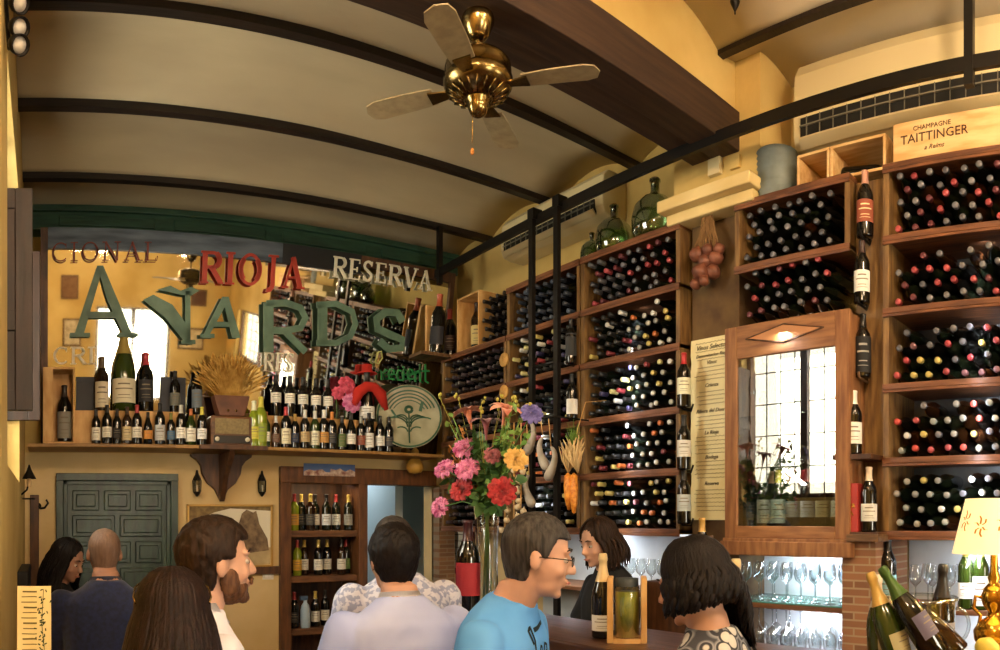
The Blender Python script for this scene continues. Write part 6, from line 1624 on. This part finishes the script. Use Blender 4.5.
    b = new(); tube(b, [hp(-.022, .094, -.063), hp(0, .1015, -.062), hp(.022, .094, -.063)], [.003, .006, .003], 8, flat=.8); obj('lips', b, M_lip, root, local=True)
    for sx in (-1, 1): b = new(); tube(b, [hp(sx*.014, .091, .031), hp(sx*.032, .090, .037), hp(sx*.05, .078, .031)], [.004, .0045, .002], 6, flat=.7); obj('eyebrow', b, H_brown if hair in (None, H_shave) else hair[0] if isinstance(hair, tuple) else hair, root, local=True)
    # upper garment
    if shirt:
        b = new(); torso(b, .012, cutneck, k=1.03)
        for i, (e, h) in enumerate(arms):
            sr = (.064*build, .058*build, .050, .046, .037)
            if sleeve == 'long':
                tube(b, [S[i], S[i]+(e-S[i])*.5, e, e+(h-e)*.5, h-(h-e)*.02], sr, 16); ell(b, S[i], (sr[0],)*3, 14, 8); ell(b, e, (sr[2],)*3, 12, 8)
            else:
                tube(b, [S[i], S[i]+(e-S[i])*.35, S[i]+(e-S[i])*.78], [.066*build, .066*build, .066*build], 16); ell(b, S[i], (.066*build,)*3, 14, 8)
        b = remesh(b, max(voxel, .0085), 3, fold=(.0075, 7, .55)); g = obj(shirt_name, b, shirt, root, local=True)
        if collar:
            b = new(); n = 22; nb = L(T((0, -.008, .572))); P_ = []
            for ringz, rr_ in ((0, .074), (.028, .066), (.034, .069), (-.012, .09)):
                P_.append([nb+Lm @ Vector((rr_*sin(a)*1.0, -rr_*cos(a)*.93+(.012 if ringz < 0 else 0), ringz - (.022 if abs(a) > 2.4 else 0)*(1 if ringz > 0 else .5))) for a in [(-pi+.18)+(2*pi-.36)*i/n for i in range(n+1)]])
            Vv = [[b.verts.new(p) for p in row] for row in P_]
            for A, B in zip(Vv, Vv[1:]):
                for i in range(n): f = b.faces.new((A[i], A[i+1], B[i+1], B[i])); f.smooth = True
            geo = bmesh.ops.solidify(b, geom=b.faces[:], thickness=.003); obj('collar', b, collar, g, local=True)
    b = new(); torso(b, .009, .02, -.13)
    for (h_, k_, a_) in legs: chain(b, [h_, k_, a_], [.097, .068, .055])
    b = remesh(b, .012, 2, fold=(.005, 7, 1)); obj('trousers', b, M_trs, root, local=True)
    b = new()
    for (h_, k_, a_) in legs: ell(b, a_+Vector((0, .06, -.062)), (.048, .14, .036), 14, 8); obj('shoe', b, M_black, root, local=True); b = new()
    b.free()
    if not stand:
        st = thing('bar_stool', 'dark round bar stool under the %s' % label.split(' ')[0], 'stool', (root.location.x, root.location.y, 0)); sz = (pz-.135)*s
        st['label'] = ' '.join(('dark bar stool beneath the ' + label).split()[:14])
        x, y = root.location.x, root.location.y
        b = new(); lathe(b, [(0, sz-.05), (.16, sz-.05), (.175, sz-.03), (.16, sz), (0, sz)], 24, (x, y, 0)); obj('seat', b, M_darkwood, st)
        for i in range(4):
            a = pi/4+i*pi/2; b = new(); tube(b, [(x+.11*cos(a), y+.11*sin(a), sz-.05), (x+.2*cos(a), y+.2*sin(a), 0)], .014, 8); obj('leg', b, M_darkwood, st)
        b = new(); P_ = [(x+.17*cos(t), y+.17*sin(t), .25) for t in [i*pi/12 for i in range(24)]]; tube(b, P_, .008, 6, closed=True); obj('footrest', b, M_iron, st)
    return dict(root=root, hp=hp, hM=hM, hq=hq, L=L, T=T, S=S, arms=arms, pz=pz, HC=HC)
def short_hair(P, m, thick=.010, line=.035, seed=0, back=.0, name='hair', amp=.006, voxel=.006, side=-.02):
    """cropped hair shell over the cranium, open over the face"""
    hp, hq = P['hp'], P['hq']; b = new(); n = 30; rows = []
    rr = random.Random(seed)
    for j in range(15):
        row = []
        for i in range(n):
            a = 2*pi*i/n   # 0 = +x, pi/2 = front
            fr = max(0, sin(a)); sd = abs(cos(a))
            lowest = -.075 if sin(a) < -.2 else (side if fr < .55 else line+.012)
            if -.2 <= sin(a) < .0: lowest = -.03
            zt = .124+thick*.8; z = zt-(zt-lowest)*(j/14)**1.15
            zz = (z-.035)/(.088+thick); k = math.sqrt(max(0, 1-min(1, abs(zz))**2)) if z > .035 else 1-.34*((.035-z)/.11)**1.5
            rx, ry = .077+thick*.8, .096+thick
            row.append(b.verts.new(hp(rx*k*cos(a), -.012+ry*k*sin(a)-(.012*max(0, sin(a)) if z < .05 else 0), z)))
        rows.append(row)
    for A, B in zip(rows, rows[1:]):
        for i in range(n): b.faces.new((A[i], A[(i+1) % n], B[(i+1) % n], B[i]))
    b.faces.new(rows[0]); bmesh.ops.recalc_face_normals(b, faces=b.faces[:])
    bmesh.ops.solidify(b, geom=b.faces[:], thickness=.014)
    bmesh.ops.recalc_face_normals(b, faces=b.faces[:])
    b = remesh(b, voxel, 1, fold=(amp, 34, .6)); return obj(name, b, m, P['root'], local=True)
def strands(P, m, N, length, spread=.0, face_gap=75, r=.010, seed=1, wave=.0, back=.0, name='hair', part=0.0, out=.02, lenf=None):
    """long hair: locks laid from the parting over the cranium and down"""
    hp, hM = P['hp'], P['hM']; rr = random.Random(seed); b = new()
    ell(b, hp(0, -.018, .038), (.082, .098, .090), 24, 16, P['hq'])
    rxx, ryy, rz = .086, .104, .094
    for i in range(N):
        a = R(90+face_gap) + (2*pi-2*R(face_gap))*(i+rr.random())/N      # azimuth where the lock leaves the head
        lay = rr.random(); rad = 1+.05*lay; Ln = length*rr.uniform(.86, 1.05)*(lenf(cos(a)) if lenf else 1); pts = []
        for k in range(7):
            t = k/6; el = R(86)*(1-t)+R(-4)*t
            x = rxx*rad*cos(el)*cos(a)*(1 if t > .1 else .6)+part*(1-t); y = -.016+ryy*rad*cos(el)*sin(a); z = .036+rz*rad*sin(el)
            pts.append(hp(x, y, z))
        p = pts[-1].copy(); d = hM @ Vector((cos(a)*.35, min(-.05, sin(a)*.4)-back, -1)); d.normalize(); ph = rr.uniform(0, 6)
        K = max(5, int(Ln/.04))
        for k in range(1, K+1):
            t = k/K; d2 = (d*(1-t)+Vector((0, -back*.3, -1))*t); d2.normalize(); p = p+d2*Ln/K
            wv = Vector((sin(ph+k*1.1), cos(ph*1.3+k*.9), 0))*wave
            q = p+wv
            # keep the locks outside the shoulders
            c = P['L'](P['T']((0, -.01, q.z-P['pz']))) if False else None
            pts.append(q)
        rs = [r*.5]+[r]*(len(pts)-3)+[r*.8, r*.25]
        tube(b, pts, rs, 6, flat=.7)
    for v in b.verts:      # drape over neck and shoulders
        z = v.co.z-P['pz']
        if z < .60:
            cx = 0; cy = P['T']((0, 0, max(z, .3))).y-.01; ax_, ay_ = (.19, .135) if z < .5 else (.19-(z-.5)*1.3, .135-(z-.5)*.6)
            dx, dy = v.co.x-cx, v.co.y-cy; k = math.sqrt((dx/ax_)**2+(dy/ay_)**2)
            if k < 1 and k > 1e-4: f = (1+.1*k)/k; v.co.x = cx+dx*(1+(f-1)*.25); v.co.y = cy+dy*(f if f < 3 else 3)
    return obj(name, b, m, P['root'], local=True)

M_navy = mat('navy_suit_cloth', '0c1430', .85, col2='152148', scale=50, sheen=.2)
M_wshirt = mat('white_shirt_cloth', 'd0d0dc', .85, col2='e0e0ea', scale=3)
M_bluewhite = mat('pale_blue_shirt_cloth', 'a4b4ec', .85, col2='bcc8f2', scale=3)
M_tee = mat('sky_blue_cotton', '549ae4', .9, col2='66a8ec', scale=4)
M_blk = mat('black_cloth', '121214', .9)
M_pat = mat('pale_patterned_cloth', '9aa4c8', .85, col2='d4d8ea', scale=42, lo=.47, hi=.53, detail=2)
# floral blouse
M_flo = mat('floral_blouse_cloth', '3c3f46', .85)
nt = M_flo.node_tree; pb = nt.nodes['Principled BSDF']; tc = nt.nodes.new('ShaderNodeTexCoord'); vo = nt.nodes.new('ShaderNodeTexVoronoi'); vo.inputs['Scale'].default_value = 19; vo.distance = 'EUCLIDEAN'
nt.links.new(tc.outputs['Object'], vo.inputs['Vector']); cr = nt.nodes.new('ShaderNodeValToRGB'); e = cr.color_ramp.elements; e[0].position = 0; e[0].color = lin('5a5c64'); e[1].position = .12; e[1].color = lin('c4c2bc')
for p_, c_ in ((.40, 'bdbcb8'), (.44, '2c2e36'), (.52, '30323a'), (.56, '8c8f96'), (.7, '3a3d46')): x = e.new(p_); x.color = lin(c_)
nt.links.new(vo.outputs['Distance'], cr.inputs[0]); nt.links.new(cr.outputs[0], pb.inputs['Base Color'])

# 1 bald man in navy, back turned
P = person('bald man in a navy suit jacket seated with his back turned before the green door', 104, 528, 3.45, (-.05, 1), shirt=M_navy, shirt_name='jacket', build=1.16, lean=.12, skin=SKIN2, collar=M_navy, hair=H_shave, htilt=.05)
short_hair(P, H_shave, thick=.002, line=.05, amp=.0006, name='stubble_hair')
# 2 dark-haired woman behind him
P = person('dark-haired woman in profile seated at far left behind the bald man', 68, 540, 4.45, (.75, -.5), shirt=M_blk, shirt_name='top', female=True, build=.9, htilt=.35, skin=SKIN2, hair=H_dark, s=1.03)
strands(P, H_dark, 90, .30, seed=3, face_gap=55, wave=.006)
# 4 bearded man
P = person('bearded man in a white shirt in profile, facing right', 217, 519, 2.05, (1, .12), shirt=M_wshirt, lean=.05, build=1.06, collar=M_wshirt, voxel=.0065, hair=H_brown, htilt=-.02, hturn=-.1, arms=[((-.2, .2, .2), (-.06, .40, .16)), ((.27, .06, .22), (.16, .30, .16))])
short_hair(P, H_brown, thick=.015, line=.058, amp=.007, seed=2, side=.01)
hp, hq = P['hp'], P['hq']; b = new()
ell(b, hp(0, .033, -.078), (.058, .056, .042), 18, 10, hq); ell(b, hp(0, .074, -.10), (.024, .02, .019), 12, 8, hq)
for sx in (-1, 1): ell(b, hp(sx*.06, .02, -.05), (.013, .03, .04), 12, 8, hq)
tube(b, [hp(-.03, .090, -.062), hp(-.012, .100, -.049), hp(.012, .100, -.049), hp(.03, .090, -.062)], [.005, .006, .006, .005], 8)
b = remesh(b, .005, 1, fold=(.003, 60, 1)); obj('beard', b, hairmat('short_beard', '4a3020', '6e4c34'), P['root'], local=True)
# 3 foreground woman with long straight hair
P = person('woman with long straight chestnut hair and sunglasses on her head, back turned, foreground', 172, 571, 1.72, (-.2, 1), shirt=mat('pale_grey_top', '9a9298', .85, col2='b4acb0', scale=6), shirt_name='top', female=True, build=.92, lean=.05, voxel=.0075, hair=H_long, htilt=.12, hturn=-.35, s=.97)
strands(P, H_long, 260, .40, seed=11, face_gap=62, r=.0085, wave=.002)
hp = P['hp']; b = new()
for sx in (-1, 1):
    P_ = [hp(sx*(.036+.028*cos(t)), .072+.004*sin(t), .105+.02*sin(t)-.0) for t in [i*pi/8 for i in range(16)]]
    tube(b, P_, .0025, 6, closed=True); tube(b, [hp(sx*.066, .07, .108), hp(sx*.092, .02, .085), hp(sx*.094, -.04, .06), hp(sx*.088, -.06, .045)], .0028, 6)
tube(b, [hp(-.008, .074, .108), hp(.008, .074, .108)], .0025, 6); obj('sunglasses', b, M_brass, P['root'], local=True)
# 6 grey-haired man behind the centre man
P = person('grey-haired man in a pale patterned shirt, mostly hidden behind the man in the white shirt', 392, 516, 3.15, (.05, 1), stand=True, shirt=M_pat, build=1.22, collar=M_pat, skin=SKIN2, hair=H_grey)
short_hair(P, H_grey, thick=.006, line=.06, amp=.002)
# 5 centre man, back turned
P = person('dark-haired man in a bluish-white shirt seated with his back turned, centre', 393, 526, 2.58, (.12, 1), shirt=M_bluewhite, build=1.14, lean=.12, collar=M_wshirt, voxel=.0075, hair=H_brown, arms=[((-.29, .10, .20), (-.18, .34, .18)), ((.31, .13, .20), (.22, .38, .20))], htilt=.05)
short_hair(P, H_dark, thick=.016, line=.04, amp=.006, seed=6)
# 8 waitress
P = person('woman in black behind the bar looking down, dark hair tied back', 598, 519, 3.75, (-.95, .22), stand=True, shirt=M_blk, shirt_name='top', sleeve='short', female=True, build=.95, lean=.1, htilt=.25, hturn=.15, skin=SKIN, hair=H_brown, arms=[((-.22, .12, .22), (-.10, .33, .16)), ((.22, .12, .22), (.10, .33, .16))])
strands(P, H_brown, 110, .17, seed=21, face_gap=52, r=.009, wave=.008, back=.45)
# 9 dark woman in floral blouse
P = person('woman with wavy black hair in a floral blouse, turned away at the bar', 692, 541, 2.0, (-.3, .95), stand=True, shirt=M_flo, shirt_name='blouse', female=True, build=1.0, lean=.02, voxel=.0075, htilt=.28, hturn=.05, hair=H_dark, skin=SKIN, s=.94)
strands(P, H_dark, 300, .26, seed=33, face_gap=50, r=.013, wave=.012, lenf=lambda c: .42+.62*max(0, min(1, c*1.6)))
# 7 man in the sky-blue tee
P = person('man in a sky-blue printed T-shirt and glasses standing at the bar', 538, 514, 2.1, (.5, -.86), stand=True, shirt=M_tee, shirt_name='t_shirt', sleeve='short', build=.98, fat=.03, lean=.22, htilt=.16, hturn=.4, hroll=.0, voxel=.006, hair=H_grey, collar=None, cutneck=.59, arms=[((-.29, .08, .19), (-.14, .33, .12)), ((.29, .10, .19), (-.04, .35, .13))])
short_hair(P, H_grey, thick=.008, line=.052, amp=.003, seed=9, side=-.0)
hp = P['hp']; b = new()
for sx in (-1, 1):
    P_ = [hp(sx*(.032+.021*cos(t)), .101, .002+.014*sin(t)) for t in [i*pi/8 for i in range(16)]]; tube(b, P_, .0014, 6, closed=True)
    tube(b, [hp(sx*.053, .100, .006), hp(sx*.078, .085, .008), hp(sx*.086, .0, .004)], .0015, 6)
tube(b, [hp(-.011, .101, .006), hp(.011, .101, .006)], .0015, 6); obj('glasses', b, M_iron, P['root'], local=True)
# printed lettering on the chest, projected onto the cloth
tee = [o for o in P['root'].children if o.name.startswith('t_shirt')][0]
bv = BVHTree.FromPolygons([v.co.copy() for v in tee.data.vertices], [tuple(p.vertices) for p in tee.data.polygons])
T_f, L_f = P['T'], P['L']
def chest(u, v):
    o = L_f(T_f((-u, .45, .43+v))); d = T_f((0, -1, 0)); h = bv.ray_cast(o, d)
    return (h[0]-d*.0022) if h[0] else L_f(T_f((-u, .16, .43+v)))
b = new()
def cs(pts, w):
    out = []
    for (x, y), (x2, y2) in zip(pts, pts[1:]):
        for k in range(3): out.append((x+(x2-x)*k/3, y+(y2-y)*k/3))
    out.append(pts[-1]); stroke(b, out, w, chest, (0, 0, 0))
# facing the chest from outside, reading left to right runs toward the wearer's left
cs([(-.05,.05),(-.06,.085),(-.045,.095),(-.04,.06),(-.05,-.01),(-.075,-.035),(-.09,-.02),(-.07,-.01),(-.02,-.02)], .009)
for x in (-.01, .035): cs([(x-.005,.01),(x+.02,.02),(x+.022,.035),(x+.008,.04),(x-.006,.02),(x,-.008),(x+.03,-.005)], .008)
cs([(-.03,.085),(.0,.088),(.045,.098)], .012)
cs([(-.08,-.075),(-.03,-.065),(.06,-.05)], .004); cs([(.0,-.09),(.04,-.08)], .01)
cs(arc(-.07, -.10, .028, .022, 0, 360, 14), .014); cs(arc(-.07, -.10, .012, .01, 0, 360, 10), .016)
tp = obj('printed_lettering', b, mat('tee_print_navy', '10242e', .8), tee, norm=False, local=True)
for o in bpy.data.objects:      # every stray light strip and bracket says which one it is
    pass
n = 0
for o in [o for o in COL.objects if o.name.startswith('light_strip') and o.type == 'MESH']:
    mid = sum((Vector(c) for c in o.bound_box), Vector())/8
    where = 'right-edge rack' if mid.y < 1.4 else 'glazed cabinet unit' if mid.y < 2.3 else 'rack beside the menu' if mid.y < 3.36 and mid.z > Z(-.06) else 'ladder rack' if mid.z > Z(-.06) else 'racks by the ladder'
    zz = mid.z-EYE; k = min(range(6), key=lambda i: abs(LV[i]-.03-zz))
    bay = 'third bay' if zz > .8 else 'fourth bay' if zz > .45 else 'lowest bay' if zz > .1 else 'stemware shelf' if zz > -.3 else 'lowest stemware shelf'
    tag(o, 'white light strip at back of %s, %s' % (bay, where), 'light strip')
SC.cycles.max_bounces = 10; SC.cycles.transparent_max_bounces = 24
SC.view_settings.exposure = EXPOSURE
